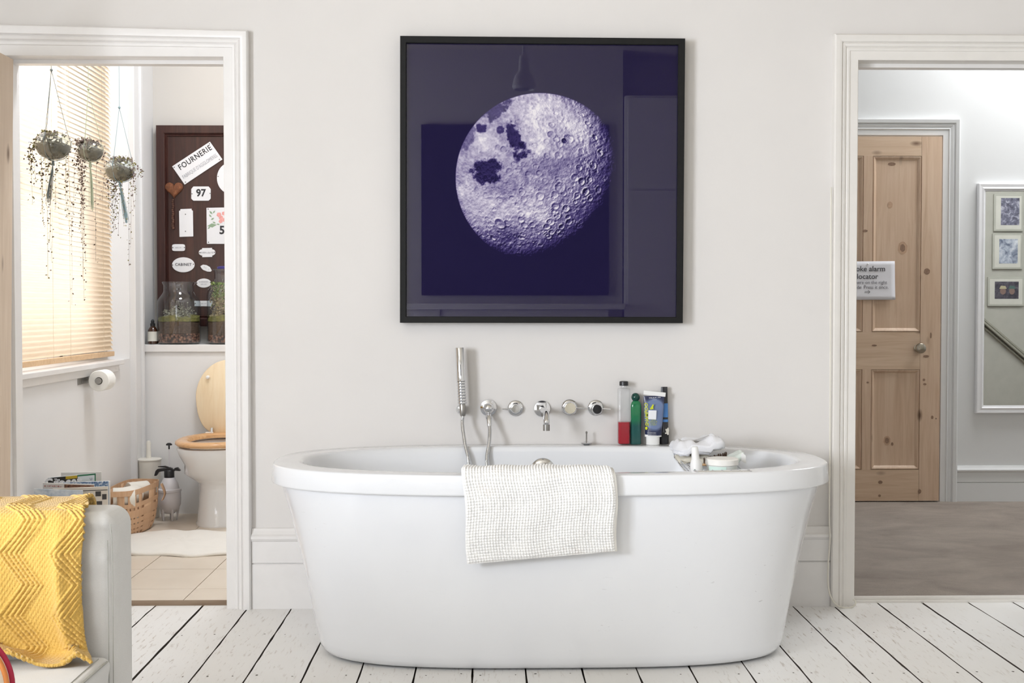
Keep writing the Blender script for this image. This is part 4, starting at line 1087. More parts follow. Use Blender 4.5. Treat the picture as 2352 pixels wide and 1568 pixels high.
def leafy(bm, c, n_, spread, size, rg_, up=.0, mi=0, lim=None):
    for k in range(n_):
        p = Vector((c[0] + rg_.gauss(0, spread[0]), c[1] + rg_.gauss(0, spread[1]), c[2] + rg_.gauss(0, spread[2])))
        if lim:
            e = Vector((p.x - lim[0], p.y - lim[1]));
            if e.length > lim[2] - size * 1.3: e = e.normalized() * (lim[2] - size * 1.3) * rg_.uniform(.6, 1); p.x, p.y = lim[0] + e.x, lim[1] + e.y
            p.z = min(p.z, lim[3]); p.z = max(p.z, lim[4])
        a = rg_.uniform(0, 2 * PI); b = rg_.uniform(-1, 1); d = Vector((math.cos(a) * math.cos(b), math.sin(a) * math.cos(b), math.sin(b) + up)) * size * rg_.uniform(.6, 1.3)
        w = d.orthogonal().normalized() * d.length * .38; m = p + d * .5
        vs = [bm.verts.new(x) for x in (p, m + w + Vector((0, 0, .0005)), p + d, m - w)]
        bm.faces.new(vs[:3]).material_index = mi; bm.faces.new((vs[0], vs[2], vs[3])).material_index = mi
L_ = (q.x, jY, rb_ - .006, LZt + H * .72, LZt + H * .42)
leafy(bm, (q.x, jY - .02, LZt + H * .46), 420, (.045, .04, .018), .010, rg_, .5, 0, L_)
for k in range(26):
    a = rg_.uniform(0, 2 * PI); r0 = rg_.uniform(0, .05); s0 = Vector((q.x + r0 * math.cos(a), jY + r0 * math.sin(a), LZt + H * .42)); h_ = rg_.uniform(.03, .09)
    e0 = s0 + Vector((rg_.uniform(-.02, .02), rg_.uniform(-.02, .02), h_)); tube(bm, [s0, (s0 + e0) / 2 + Vector((.004, 0, .004)), e0], .0008, 4)
    for m_ in range(5): pp = s0.lerp(e0, .35 + .16 * m_); leafy(bm, tuple(pp), 1, (.003, .003, .001), .010, rg_, .4)
foliage_grey = M('dry_grey_foliage', (150, 146, 128), .8, var=.2, scale=60)
obj('plant', bm, foliage_grey, t, smooth=False)['kind'] = 'stuff'
t, q, H, rb_, rn, zz_ = jar('tall narrow-necked glass jar packed with plants and moss, partly behind the door frame', 525, 48, 31, 640, 668, 618, fill=(0, .12, .30, .36))
bm = B(); leafy(bm, (q.x - .01, jY - .01, LZt + H * .48), 1500, (.05, .045, .07), .011, rg_, .3, 0, (q.x, jY, rb_ - .006, LZt + H * .80, LZt + H * .36))
obj('plant', bm, M('straw_foliage', (176, 158, 122), .8, var=.2, scale=50), t, smooth=False)['kind'] = 'stuff'
bm = B(); leafy(bm, (q.x - .05, jY - .05, LZt + H * .72), 420, (.028, .03, .035), .011, rg_, .3, 0, (q.x, jY, rb_ - .008, LZt + H * .80, LZt + H * .5))
lab(obj('green_shoots', bm, M('fresh_green', (132, 150, 84), .7, var=.2, scale=50), t, smooth=False), 'fresh green shoots near the shoulder')['kind'] = 'stuff'
bm = B(); lathe(bm, [(rn * .78, H + .001), (rn * .80, H + .012), (rn * .6, H + .016)], (q.x, jY, LZt)); lab(obj('stopper', bm, M('violet_stopper', (74, 66, 140), .4), t), 'violet blue stopper')
# amber dropper bottle
dY = BXY + .075; q = at(351, 787, dY); sc = S_at(dY); r_ = 11.3 / sc; zf = lambda y: at(351, y, dY).z - LZt
t = thing('dropper_bottle', 'small amber bottle with black dropper top and white label, left of the wide jar', 'bottle', (q.x, dY, LZt + .0005))
bm = B(); o = (q.x, dY, LZt)
lathe(bm, [(r_ * .92, .001), (r_, .003), (r_, zf(762)), (r_ * .9, zf(757)), (r_ * .6, zf(751)), (r_ * .42, zf(749)), (r_ * .42, zf(747))], o); body = obj('bottle_body', bm, M('amber_glass', (66, 40, 26), .1, var=.1, Coat_Weight=.5), t)
bm = B(); lathe(bm, [(r_ * 1.015, zf(783)), (r_ * 1.015, zf(761))], o, cap0=False, cap1=False); sub('label', bm, M('cream_label', (232, 230, 218), .6), body)
bm = B(); lathe(bm, [(r_ * .5, zf(748.5)), (r_ * .5, zf(742.5)), (r_ * .33, zf(742)), (r_ * .33, zf(737)), (r_ * .2, zf(734)), (r_ * .05, zf(733))], o); obj('dropper_cap', bm, black_plastic, t)

# ---- toilet
tc = -1.365; fy = atz(480, 1212, TFZ).y
wc = thing('toilet', 'white ceramic toilet with its pine seat down and matching lid raised against the boxing', 'toilet', (tc, 1.75, TFZ))
X0t = at(402, 1020, 1.58).x; Wt = tc - X0t
def tr(a, b, cy_, z, nn=2.3, sh=0): return [(x, y, z) for x, y, _ in sup(a, b, nn, 64, tc, cy_)]
bm = B(); hw = tc - at(450, 1200, 1.66).x
rings(bm, [tr(hw + .006, .195, 1.74, TFZ + .0), tr(hw + .006, .195, 1.74, TFZ + .012), tr(hw, .19, 1.742, TFZ + .02), tr(hw - .006, .185, 1.745, .12), tr(hw - .010, .18, 1.75, .20), tr(hw - .004, .185, 1.745, .235), tr(hw + .03, .205, 1.735, .258),
           tr(hw + .06, .225, 1.715, .285), tr(Wt - .035, .255, 1.69, .335), tr(Wt - .012, .278, 1.672, .385), tr(Wt - .004, .286, 1.665, .415), tr(Wt - .006, .286, 1.665, .424), tr(Wt - .014, .276, 1.665, .428),
           tr(Wt - .06, .22, 1.66, .428), tr(Wt - .075, .2, 1.655, .40), tr(Wt - .10, .16, 1.65, .33), tr(.06, .09, 1.65, .25)], True, True)
obj('bowl', bm, ceramic, wc, angle=60)
bm = B()
R1 = [(Wt - .004, .283, 0), (Wt + .003, .290, .006), (Wt + .002, .289, .016), (Wt - .008, .28, .023), (Wt - .03, .255, .0265), (Wt - .052, .225, .025), (Wt - .062, .21, .018), (Wt - .062, .21, .004), (Wt - .055, .22, 0)]
sz = .436
rr_ = [tr(a, b, 1.655 - (.012 if i in (5, 6, 7, 8) else 0), sz + h, 2.25) for i, (a, b, h) in enumerate(R1)]
rings(bm, rr_ + [rr_[0]])
seat_m = pine('varnished_pine_seat', (196, 146, 98), (216, 170, 122), (230, 190, 146), 'x', False, .22)
obj('seat', bm, seat_m, wc, angle=60)
bm = B()
lz0, lz1 = at(480, 999, 1.92).z, at(520, 826, 1.92).z; lc = (lz0 + lz1) / 2; lh = (lz1 - lz0) / 2; lw = tc - at(449, 900, 1.92).x
def lring(k, y):
    out = []
    for j in range(72):
        a = 2 * PI * j / 72; cz = math.sin(a); nn = 2.0 if cz > 0 else 3.0
        x = math.copysign(abs(math.cos(a)) ** (2 / nn), math.cos(a)); z = math.copysign(abs(cz) ** (2 / nn), cz)
        w = 1 - .10 * max(0, -z)
        out.append((tc + x * lw * k * w, y + (lh - z * lh) * .0 + .025 * (z + 1) / 2, lc + z * lh * (1 - (1 - k) * .9)))
    return out
rings(bm, [lring(.97, 1.905), lring(.995, 1.908), lring(1, 1.913), lring(1, 1.924), lring(.98, 1.929)], True, True)
obj('lid', bm, pine('pale_birch_lid', (232, 206, 166), (242, 220, 184), (247, 230, 200), 'z', False, .3), wc, angle=50)
for px in (485.5,):
    pass
for s in (-1, 1):
    hx = tc + s * (tc - at(485.5, 990, 1.88).x) * (1 if s < 0 else 1)
    hx = at(485.5, 990, 1.88).x if s < 0 else 2 * tc - at(485.5, 990, 1.88).x
    bm = B(); tube(bm, [(hx, 1.885, sz + .02), (hx, 1.893, at(485, 983, 1.88).z)], .007, 16, rads=[.0075, .0065]); tube(bm, [(hx - .028, 1.875, sz + .026), (hx + .012, 1.875, sz + .026)], .006, 14)
    obj('hinge', bm, chrome, wc)
    p = at(475.5, 866.5, 1.90); bx_ = p.x if s < 0 else 2 * tc - p.x
    bm = B(); lathe(bm, [(.009, -.012), (.009, .004), (.006, .008), (0, .009)], (bx_, 1.915, p.z), axis='-y', cap1=False); lab(obj('lid_buffer', bm, white_plastic, wc), 'white rubber buffer')

# ---- toilet roll
rY = 1.06; rc = at(227, 874.5, rY); sc = S_at(rY); rr0 = 24 / sc
t = thing('toilet_roll', 'white toilet roll on its holder under the window blind', 'toilet roll', (rc.x, rY, rc.z - rr0))
bm = B(); lathe(bm, [(.017, -.001), (rr0 - .003, -.001), (rr0, .002), (rr0, .098), (rr0 - .003, .101), (.017, .101)], (rc.x, rY, rc.z), axis='y', cap0=False, cap1=False, seg=48)
obj('paper', bm, M('tissue_paper', (244, 243, 238), .95, var=.01, bump=.1, bscale=300), t)
bm = B(); lathe(bm, [(.0172, -.0005), (.0172, .1)], (rc.x, rY, rc.z), axis='y', cap0=False, cap1=False); lathe(bm, [(.0155, .1), (.0155, 0)], (rc.x, rY, rc.z), axis='y', cap0=False, cap1=False)
obj('cardboard_core', bm, M('core_card', (196, 186, 170), .9), t)
t = thing('toilet_roll_holder', 'brushed steel wall holder with a round end cap carrying the toilet roll', 'toilet roll holder', (TX, rY, rc.z))
bm = B(); lathe(bm, [(.0135, -.010), (.0145, -.007), (.0145, .0), (.0145, .11)], (rc.x, rY, rc.z), axis='y', seg=32); obj('spindle', bm, steel, t)
bm = B(); pa, pb = at(189, 866, rY - .07), at(206, 881, rY - .07)
yb_ = rY + .125
box(bm, TX + .001, TX + .004, rY - .075, rY - .03, rc.z - .014, rc.z + .016); box(bm, TX + .0042, TX + .008, rY - .03, rY + .12, rc.z - .012, rc.z + .012)
tube(bm, [(TX + .006, yb_, rc.z), (rc.x, yb_, rc.z), (rc.x, rY + .105, rc.z)], .006, 10); box(bm, TX + .001, TX + .012, rY + .1205, rY + .135, rc.z - .012, rc.z + .012)
obj('wall_plate', bm, steel, t, bevel=.001)

# ---- brush
q = atz(342, 1186, TFZ); brY = 1.87; qb = at(342, 1100, brY); sc = S_at(brY)
t = thing('toilet_brush', 'cream toilet brush standing in its round holder in the corner', 'toilet brush', (qb.x, brY, TFZ))
zz_ = lambda y: at(342, y, brY).z - TFZ
rb1 = 27.5 / sc; bz = zz_(1056); o = (qb.x, brY, TFZ)
cream_p = M('cream_plastic', (232, 228, 218), .35, var=.01)
bm = B(); lathe(bm, [(rb1 * .84, .001), (rb1 * .86, .006), (rb1 * 1.0, bz - .012), (rb1 * 1.02, bz)], o, seg=44); obj('holder', bm, cream_p, t)
bm = B(); lathe(bm, [(rb1 * 1.05, bz), (rb1 * 1.07, bz + .004), (rb1 * 1.05, bz + .007), (rb1 * .9, bz + .008), (rb1 * .25, bz + .011)], o, seg=44); obj('lid', bm, cream_p, t)
bm = B(); hz = zz_(1011); lathe(bm, [(.0125, bz + .008), (.0125, bz + .05), (.0115, bz + .055), (.0115, hz - .012), (.008, hz - .003), (0, hz)], (qb.x, brY, TFZ), cap1=False, seg=24); obj('handle', bm, cream_p, t)

# ---- pressure sprayer
q = atz(388, 1187, TFZ); sY = 1.775; qs = at(389, 1120, sY); sc = S_at(sY); zz_ = lambda y: at(389, y, sY).z - TFZ
t = thing('pump_sprayer', 'translucent plant sprayer with black trigger head and raised black pump knob, between basket and toilet', 'sprayer', (qs.x, sY, TFZ))
R = lambda p: p / sc; o = (qs.x, sY, TFZ)
milky = M('milky_white_plastic', (222, 220, 224), .35, var=.02)
bm = B(); lathe(bm, [(R(11), zz_(1178)), (R(19), zz_(1172)), (R(25.5), zz_(1158)), (R(26.5), zz_(1145)), (R(25.5), zz_(1128.5)), (R(27.2), zz_(1127.5)), (R(27.2), zz_(1122.5)), (R(22.5), zz_(1121)), (R(20), zz_(1110)), (R(14), zz_(1100)), (R(12), zz_(1096))], o, seg=40)
obj('bottle_body', bm, milky, t)
bm = B()
for a in (.5, 1.7, 3.0, 4.1, 5.3):
    x, y = qs.x + math.cos(a) * R(17), sY + math.sin(a) * R(17); tube(bm, [(x, y, TFZ + .001), (qs.x + math.cos(a) * R(20), sY + math.sin(a) * R(20), TFZ + zz_(1166))], .004, 8, rads=[.003, .008])
obj('feet_ring', bm, milky, t)['kind'] = 'stuff'
bm = B()
lathe(bm, [(R(11.5), zz_(1096.5)), (R(11.5), zz_(1082)), (R(9), zz_(1079))], o, seg=28)
obj('screw_collar', bm, black_plastic, t)
bm = B()
def hd(pts, w):
    P = [at(x, y, sY) for x, y in pts]; prism(bm, [(p.x, p.z) for p in P], sY - w, sY + w)
hd([(378, 1081), (366, 1083), (360, 1092), (355, 1092), (358, 1081), (362, 1076.5), (376, 1074.5), (390, 1075), (400, 1077.5), (402, 1074), (408, 1072.5), (415, 1080), (414, 1081), (403, 1080), (398, 1084), (378, 1084)], .011)
obj('spray_head', bm, black_plastic, t, bevel=.003)
bm = B(); hd([(363, 1070.5), (380, 1069.2), (398, 1075), (394, 1077), (380, 1073.5), (363, 1072)], .007); obj('trigger', bm, black_plastic, t, bevel=.002)
bm = B(); lathe(bm, [(.0028, zz_(1080)), (.0028, zz_(1031))], o, seg=12); obj('pump_rod', bm, milky, t)
bm = B(); lathe(bm, [(R(1.8), zz_(1031)), (R(1.8), zz_(1023)), (R(7.2), zz_(1022)), (R(6.5), zz_(1019)), (R(3.5), zz_(1016.8)), (0, zz_(1016.5))], o, seg=24, cap1=False); obj('pump_knob', bm, black_plastic, t)

# ---- woven wood basket with paper rolls
kz1 = .25; A_ = at(372, 1095, 1.70)
corn = [Vector((at(376, 1097, 1.66).x, 1.66)), Vector((at(300, 1126, 1.27).x + .02, 1.25)), Vector((TX + .02, 1.22)), Vector((TX + .02, 1.68))]
def kring(k, z, cb=0):
    c0 = sum(corn, Vector((0, 0))) / 4; out = []; m = 64
    # rounded quadrilateral, bilinear superellipse
    for i in range(m):
        a = 2 * PI * i / m; u = math.copysign(abs(math.cos(a)) ** .5, math.cos(a)); v = math.copysign(abs(math.sin(a)) ** .5, math.sin(a))
        p = corn[1] * (1 + u) * (1 - v) / 4 + corn[0] * (1 + u) * (1 + v) / 4 + corn[3] * (1 - u) * (1 + v) / 4 + corn[2] * (1 - u) * (1 - v) / 4
        p = c0 + (p - c0) * k; out.append((p.x, p.y, z))
    return out
wood_b = pine('basket_veneer', (196, 154, 118), (214, 174, 138), (226, 192, 158), 'z', False, .5)
bk = thing('woven_basket', 'woven wood-strip basket holding white rolls, on the floor by the toilet', 'basket', ((corn[0].x + corn[2].x) / 2, 1.47, TFZ))
prof_k = [(1.0, kz1), (.985, .20), (.95, .14), (.88, .08), (.78, .04), (.70, TFZ + .004)]
def kint(z):
    for (k0, z0), (k1, z1) in zip(prof_k[:-1], prof_k[1:]):
        if z1 <= z <= z0: return k1 + (k0 - k1) * (z - z1) / (z0 - z1)
    return prof_k[-1][0]
def band(bm, z0, z1, off, th=.0022):
    rs = [kring(kint(z) + off, z) for z in (z0, (z0 + z1) / 2, z1)]; rs2 = [kring(kint(z) + off - .02, z) for z in (z1, (z0 + z1) / 2, z0)]
    rings(bm, rs + rs2 + [rs[0]])
bm = B(); band(bm, kz1 - .026, kz1, .015); obj('rim_band', bm, wood_b, bk, angle=50)
bm = B()
for z in (.178, .145): band(bm, z - .014, z + .006, .012)
obj('middle_band', bm, wood_b, bk, angle=50)
bm = B()
zl = [kz1 - .01, .20, .17, .14, .11, .08, .055, .035, TFZ + .004]
RR = [kring(kint(z) - .004, z) for z in zl]
for i in range(0, 64):
    for j in range(len(zl) - 1):
        if (i % 4 > 1) if zl[j + 1] > .165 else (i % 3 == 2): continue
        a, b, c, d = RR[j][i], RR[j][(i + 1) % 64], RR[j + 1][(i + 1) % 64], RR[j + 1][i]
        bm.faces.new([bm.verts.new(p) for p in (a, b, c, d)])
bmesh.ops.remove_doubles(bm, verts=bm.verts, dist=1e-5)
obj('upright_strips', bm, wood_b, bk, angle=50, solid=.0015)
bm = B(); sub_zs = [(.115, .135), (.088, .108), (.062, .082), (.042, .056)]
for k, (z0, z1) in enumerate(sub_zs): band(bm, z0, z1, .008 if k % 2 else .013)
rings(bm, [kring(.70, TFZ + .004), kring(.1, TFZ + .004)]); obj('lower_weave', bm, wood_b, bk, angle=50)
bm = B()
hp_ = [Vector((corn[0].x + .004, 1.60, .235)), Vector((corn[0].x + .012, 1.61, .21)), Vector((corn[0].x + .016, 1.62, .18)), Vector((corn[0].x + .006, 1.61, .15))]
spp = spline(hp_, 6); rings(bm, [[p + Vector((0, -.02, 0)), p + Vector((0, .02, 0))] for p in spp], closed=False)
obj('handle_loop', bm, wood_b, bk, solid=.002)
paper_m = M('rolled_white_paper', (240, 236, 226), .95, var=.01)
k_ = 0
for (x, y, z, r, ang, lb) in ((-1.735, 1.30, .212, .048, .3, 'white paper roll lying at the near end of the woven basket'), (-1.745, 1.42, .200, .048, 1.2, 'white paper roll lying in the middle of the woven basket'), (-1.74, 1.55, .205, .048, .7, 'white paper roll lying at the far end of the woven basket')):
    bm = B(); lathe(bm, [(.018, -.05), (r - .002, -.05), (r, -.047), (r, .047), (r - .002, .05), (.018, .05), (.018, -.05)], (0, 0, 0), axis='x', cap0=False, cap1=False, seg=36)
    bmesh.ops.rotate(bm, verts=bm.verts, cent=(0, 0, 0), matrix=Matrix.Rotation(ang, 3, 'Z')); bmesh.ops.translate(bm, verts=bm.verts, vec=(x, y, z))
    tag(obj('paper_roll', bm, paper_m), lb, 'paper roll', 'paper rolls in the basket')

# ---- magazines
def mag(label, tl, tr_, Y0, Y1, zbot, mat, thick=.006, h=None, name='magazine', cover=None):
    a, b = at(tl[0], tl[1], Y0), at(tr_[0], tr_[1], Y1)
    d = Vector((b.x - a.x, b.y - a.y, 0)).normalized(); nrm = Vector((d.y, -d.x, 0))      # towards the camera
    if nrm.y > 0: nrm = -nrm
    bm = B(); rs = []
    for off in (0, thick):
        rs.append([Vector((a.x, a.y, zbot)) - nrm * off, Vector((b.x, b.y, zbot)) - nrm * off, b - nrm * off, a - nrm * off])
    rings(bm, rs, True, True)
    t = thing(name, label, 'magazine', ((a.x + b.x) / 2, (a.y + b.y) / 2, zbot), 'magazines stood upright behind the sofa arm')
    obj('pages', bm, mat, t, bevel=.0008, seg=2)
    def patch(nm, u0, u1, w0, w1, m, off=.0006, lb=None):
        """u along the top edge, w metres below it"""
        bm = B(); L = (b - a)
        q = [a + L * u0 - Vector((0, 0, w0)), a + L * u1 - Vector((0, 0, w0)), a + L * u1 - Vector((0, 0, w1)), a + L * u0 - Vector((0, 0, w1))]
        rings(bm, [[p + nrm * off for p in q], [p - nrm * .0002 for p in q]], True, True); o = obj(nm, bm, m, t, smooth=False)
        if lb: o['label'] = lb
        return o
    def words_(nm, s, size, u, w, m, bold=0, xs=1, sh=0, off=.0012):
        L = b - a; p = a + L * u - Vector((0, 0, w)) + nrm * off
        ang = math.atan2(d.y, d.x); slope = math.atan2(L.z, math.hypot(L.x, L.y))
        bm = B(); text(bm, s, size, Matrix.Translation(p) @ Matrix.Rotation(ang, 4, 'Z') @ Matrix.Rotation(-slope, 4, 'Y') @ FACE, bold, .0003, xs=xs, shear=sh); return obj(nm, bm, m, t, smooth=False)
    return t, patch, words_
pgs = M('magazine_paper', (226, 226, 224), .4, var=.03)
def pic_mat(name, c1, c2, c3, sc=40):
    n = N(name); f = n.noise(n.coords((1, 1, 1)), sc, 5, .65, .6)
    n.bsdf(n.ramp(f, [(.35, lin(c1)), (.5, lin(c2)), (.65, lin(c3))]), .35); return n.m
t, pa, wo = mag('plain pale grey sheet standing at the back of the magazines', (140, 1085), (233, 1083), .60, .62, .12, M('pale_sheet', (222, 221, 218), .6), name='paper_sheet')
t, pa, wo = mag('black and green topped magazine with white title lettering, behind the others', (110, 1097), (220, 1086.5), .50, .53, .13, M('pale_blue_cover', (218, 226, 230), .35))
pa('title_block', .0, .62, .001, .06, M('cover_black', (40, 38, 36), .35), lb='black title block')
pa('green_border', .62, 1.0, .0, .0065, M('cover_green', (44, 116, 80), .4)); pa('green_border', .975, 1.0, .0, .20, M('cover_green', (44, 116, 80), .4))
pa('yellow_tab', .37, .61, .001, .013, M('cover_yellow', (196, 166, 40), .4), .0009)
wo('title', 'Grocer', .060, .315, .027, wht, .0022, .82); wo('small_title', 'The', .014, .19, .012, wht, .0006)
wo('emblem', 'U', .014, .90, .022, M('print_blue', (60, 76, 130), .4))
t, pa, wo = mag('blue and white patterned magazine at the right, under a white page edge', (140, 1108), (252, 1104.5), .465, .49, .13, pgs, .012)
pa('picture', .05, .955, .0, .034, pic_mat('blue_pattern', (44, 78, 128), (120, 150, 186), (228, 232, 236), 90), lb='blue speckled picture')
pa('margin', .957, .975, .0, .25, M('pale_blue_print', (150, 180, 214), .4))
t, pa, wo = mag('white magazine with a brown reddish picture', (98, 1108.5), (216, 1112), .43, .45, .12, M('warm_white_cover', (224, 220, 216), .35), .008)
pa('picture', .42, 1.0, .004, .05, pic_mat('brown_picture', (70, 44, 34), (128, 88, 68), (178, 130, 104), 30), lb='brown picture')
wo('headline', '~9', .009, .2, .012, M('print_red', (170, 70, 66), .4), 0, 1.4)
t, pa, wo = mag('newspaper folded upright with small grey picture boxes', (120, 1122), (247, 1117), .395, .41, .11, M('newsprint', (214, 206, 194), .8), .01)
pa('headline_bar', .35, 1.0, .012, .015, M('print_dark', (62, 58, 56), .5))
for u0, u1, w0, w1 in ((.60, .70, .030, .050), (.78, .88, .018, .038), (.66, .74, .062, .078), (.90, .98, .030, .052), (.80, .90, .058, .08)):
    pa('small_picture', u0, u1, w0, w1, M('print_dark', (62, 58, 56), .5))
for k in range(4): wo('text_block', '~14', .0095, .42, .034 + .013 * k, M('print_grey', (140, 134, 128), .6))
t, pa, wo = mag('pale blue magazine leaning lowest, just above the yellow throw', (78, 1122), (190, 1126), .33, .35, .11, pic_mat('pale_blue_picture', (150, 160, 172), (190, 200, 210), (222, 226, 228), 12), .006)

# low rack that keeps the magazines upright
t = thing('magazine_rack', 'low wooden rack holding the magazines upright behind the sofa arm', 'rack', (-1.70, .47, TFZ))
bm = B(); box(bm, TX + .005, -1.575, .30, .68, .088, .100); obj('shelf', bm, wood_b, t, bevel=.002)
for x in (TX + .01, -1.60):
    for y in (.305, .655):
        bm = B(); box(bm, x, x + .02, y, y + .02, TFZ + .0005, .0875); obj('leg', bm, wood_b, t, bevel=.002)

# ---- rug
pts = [(300, 1228), (330, 1223), (360, 1222), (400, 1218.5), (430, 1220), (455, 1219), (490, 1221), (520, 1222), (560, 1224), (575, 1245), (560, 1268), (520, 1270.5), (480, 1273), (440, 1276), (410, 1274.5), (370, 1272), (330, 1272), (300, 1271), (280, 1262), (278, 1240)]
P_ = [atz(x, y, TFZ + .008) for x, y in pts]; c_ = sum(P_, Vector()) / len(P_); P2_ = spline(P_ + [P_[0]], 6)[:-1]
bm = B(); rs = []
for k, dz in ((1.0, -.007), (1.004, .0), (.98, .007), (.9, .010), (.6, .011), (.2, .010)):
    rs.append([(c_.x + (p.x - c_.x) * k, c_.y + (p.y - c_.y) * k, TFZ + .0075 + dz + .002 * math.sin(i * .35 + k * 3)) for i, p in enumerate(P2_)])
rings(bm, rs, True, True)
tag(obj('sheepskin_rug', bm, M('white_fleece', (240, 236, 228), .95, var=.02, bump=.7, bscale=260, Sheen_Weight=.3), angle=80), 'white wavy-edged rug on the toilet floor tiles', 'rug')

# ---- hanging glass planters
bulb_g = thin_glass('bulb_glass', (.90, .94, .92), .95, .02, .12)
tass = {'grey': M('grey_thread', (118, 128, 130), .9, var=.1), 'sage': M('sage_thread', (176, 184, 160), .9, var=.1), 'blue': M('blue_grey_thread', (130, 154, 160), .9, var=.1)}
leaf_m = [M('brown_leaf', (96, 78, 66), .7, var=.3, scale=30), M('olive_leaf', (120, 112, 60), .7, var=.3, scale=30), M('grey_brown_leaf', (120, 104, 98), .7, var=.25, scale=30)]
def planter(label, Yp, cx_, cy_, rpx, ky, kx, tl, tassel_end, tcol, vines, seed, lm, nb=(3, 2)):
    rg_ = random.Random(seed); sc = S_at(Yp, -1.75); c = at(cx_, cy_, Yp); r = rpx / sc
    t = thing('hanging_planter', label, 'planter', (c.x, Yp, c.z - r), 'hanging glass planters in front of the blind')
    bm = B(); lathe(bm, [(r * math.sin(a), -r * .88 * math.cos(a)) for a in [.02 + 2.45 * k / 20 for k in range(21)]] , (c.x, Yp, c.z), seg=40, cap0=True, cap1=False)
    obj('glass_bulb', bm, bulb_g, t, angle=80)
    bm = B(); ri = r * .97
    pr_ = [(ri * math.sin(a), -ri * .86 * math.cos(a)) for a in [.25 + 1.25 * k / 9 for k in range(10)]] + [(ri * .6, ri * .08), (ri * .2, ri * .2)]
    vs = lathe(bm, pr_, (c.x, Yp, c.z), seg=32)
    for v in vs:
        if v.co.z > c.z - r * .2: v.co.z += rg_.uniform(-.006, .008)
    obj('soil', bm, M('planter_soil', (92, 84, 66), .95, var=.4, scale=50, bump=.6), t)
    bm = B(); leafy(bm, (c.x, Yp, c.z + r * .15), 60, (r * .4, r * .4, r * .25), .014, rg_, .4)
    obj('moss', bm, foliage_grey, t, smooth=False)['kind'] = 'stuff'
    K = at(kx, ky, Yp); top = Vector((K.x, Yp, ROOM_H)); bm = B()
    tube(bm, [K, Vector((K.x, Yp, ROOM_H - .001))], .0013, 6)
    for a in (0.3, 2.4, 4.5):
        rp = Vector((c.x + r * 1.0 * math.cos(a), Yp + r * 1.0 * math.sin(a), c.z + r * .2))
        tube(bm, spline([K, rp + Vector((0, 0, r * .55)) - Vector((math.cos(a), math.sin(a), 0)) * r * .2, rp, Vector((c.x + r * .72 * math.cos(a), Yp + r * .72 * math.sin(a), c.z - r * .66)), Vector((c.x, Yp, c.z - r * .93))], 6), .0012, 6)
    bmesh.ops.create_icosphere(bm, subdivisions=2, radius=.006, matrix=Matrix.Translation(K))
    obj('hanging_cord', bm, tass[tcol], t)
    bm = B(); e = at(tassel_end[0], tassel_end[1], Yp); s0 = Vector((c.x, Yp, c.z - r * .88))
    tube(bm, [s0, s0.lerp(e, .12)], .007, 8, rads=[.004, .008])
    for k in range(16):
        a = rg_.uniform(0, 2 * PI); w = rg_.uniform(.002, .012)
        tube(bm, spline([s0.lerp(e, .08), s0.lerp(e, .45) + Vector((w * .7 * math.cos(a), w * .7 * math.sin(a), 0)), e + Vector((w * math.cos(a), w * math.sin(a), rg_.uniform(-.02, .02)))], 4), .0011, 5)
    o_ = obj('tassel', bm, tass[tcol], t); 
    bm = B(); stems = B()
    for (vx, vy, dens) in vines:      # pixel x, pixel y of the vine's end
        a0 = rg_.uniform(0, 2 * PI); st = Vector((c.x + r * .5 * math.cos(a0), Yp + r * .5 * math.sin(a0), c.z + r * .45))
        E = at(vx, vy, Yp + rg_.uniform(-.03, .03)); side = at(vx, cy_ + 20, Yp)
        mid = Vector((side.x, Yp + rg_.uniform(-.04, .04), c.z - r * rg_.uniform(.0, .4)))
        P = spline([st, (st + mid) / 2 + Vector((0, 0, r * .6)), mid, mid.lerp(E, .5) + Vector((rg_.uniform(-.006, .006), 0, 0)), E], 10)
        tube(stems, P, .0005, 4)
        L = len(P)
        for i in range(4, L):
            for _ in range(dens if i < L * .7 else max(1, dens - 1)):
                p = P[i]; leafy(bm, (p.x, p.y, p.z), 1, (.006, .006, .004), .0118 if i < L * .7 else .009, rg_, 0, rg_.randrange(2))
    for v in stems.verts: pass
    obj('trailing_stems', stems, lm[0], t, smooth=False)
    obj('trailing_leaves', bm, lm, t, smooth=False)['kind'] = 'stuff'
    return t
planter('leftmost and largest hanging glass planter, with a dark grey tassel', .47, 122, 334, 39, 161, 118, 0, (112, 462), 'grey',
        [(75, 470, 2), (83, 420, 2), (100, 520, 2), (113, 560, 1), (118, 600, 1), (110, 640, 1), (96, 490, 2), (104, 470, 2), (155, 500, 1), (128, 480, 2), (70, 390, 2)], 3, [leaf_m[1], leaf_m[0]])
planter('middle and smallest hanging glass planter, with a pale sage tassel', .88, 207, 346, 29, 205, 203, 0, (209, 475), 'sage',
        [(185, 520, 3), (190, 640, 2), (196, 600, 2), (160, 540, 2), (166, 520, 1), (188, 560, 3), (180, 440, 3), (192, 470, 3), (193, 690, 1), (165, 700, 1), (220, 600, 1), (235, 460, 1)], 4, [leaf_m[2], leaf_m[0]])
planter('rightmost hanging glass planter, against the white window reveal, with a blue-grey tassel', 1.28, 275, 389, 33, 247, 274, 0, (290, 503), 'blue',
        [(255, 545, 3), (262, 520, 3), (268, 500, 3), (250, 480, 2), (272, 540, 2), (300, 560, 1), (310, 440, 1), (308, 480, 1), (296, 610, 1), (284, 520, 2), (260, 530, 3), (326, 405, 1)], 5, [leaf_m[2], leaf_m[1]])
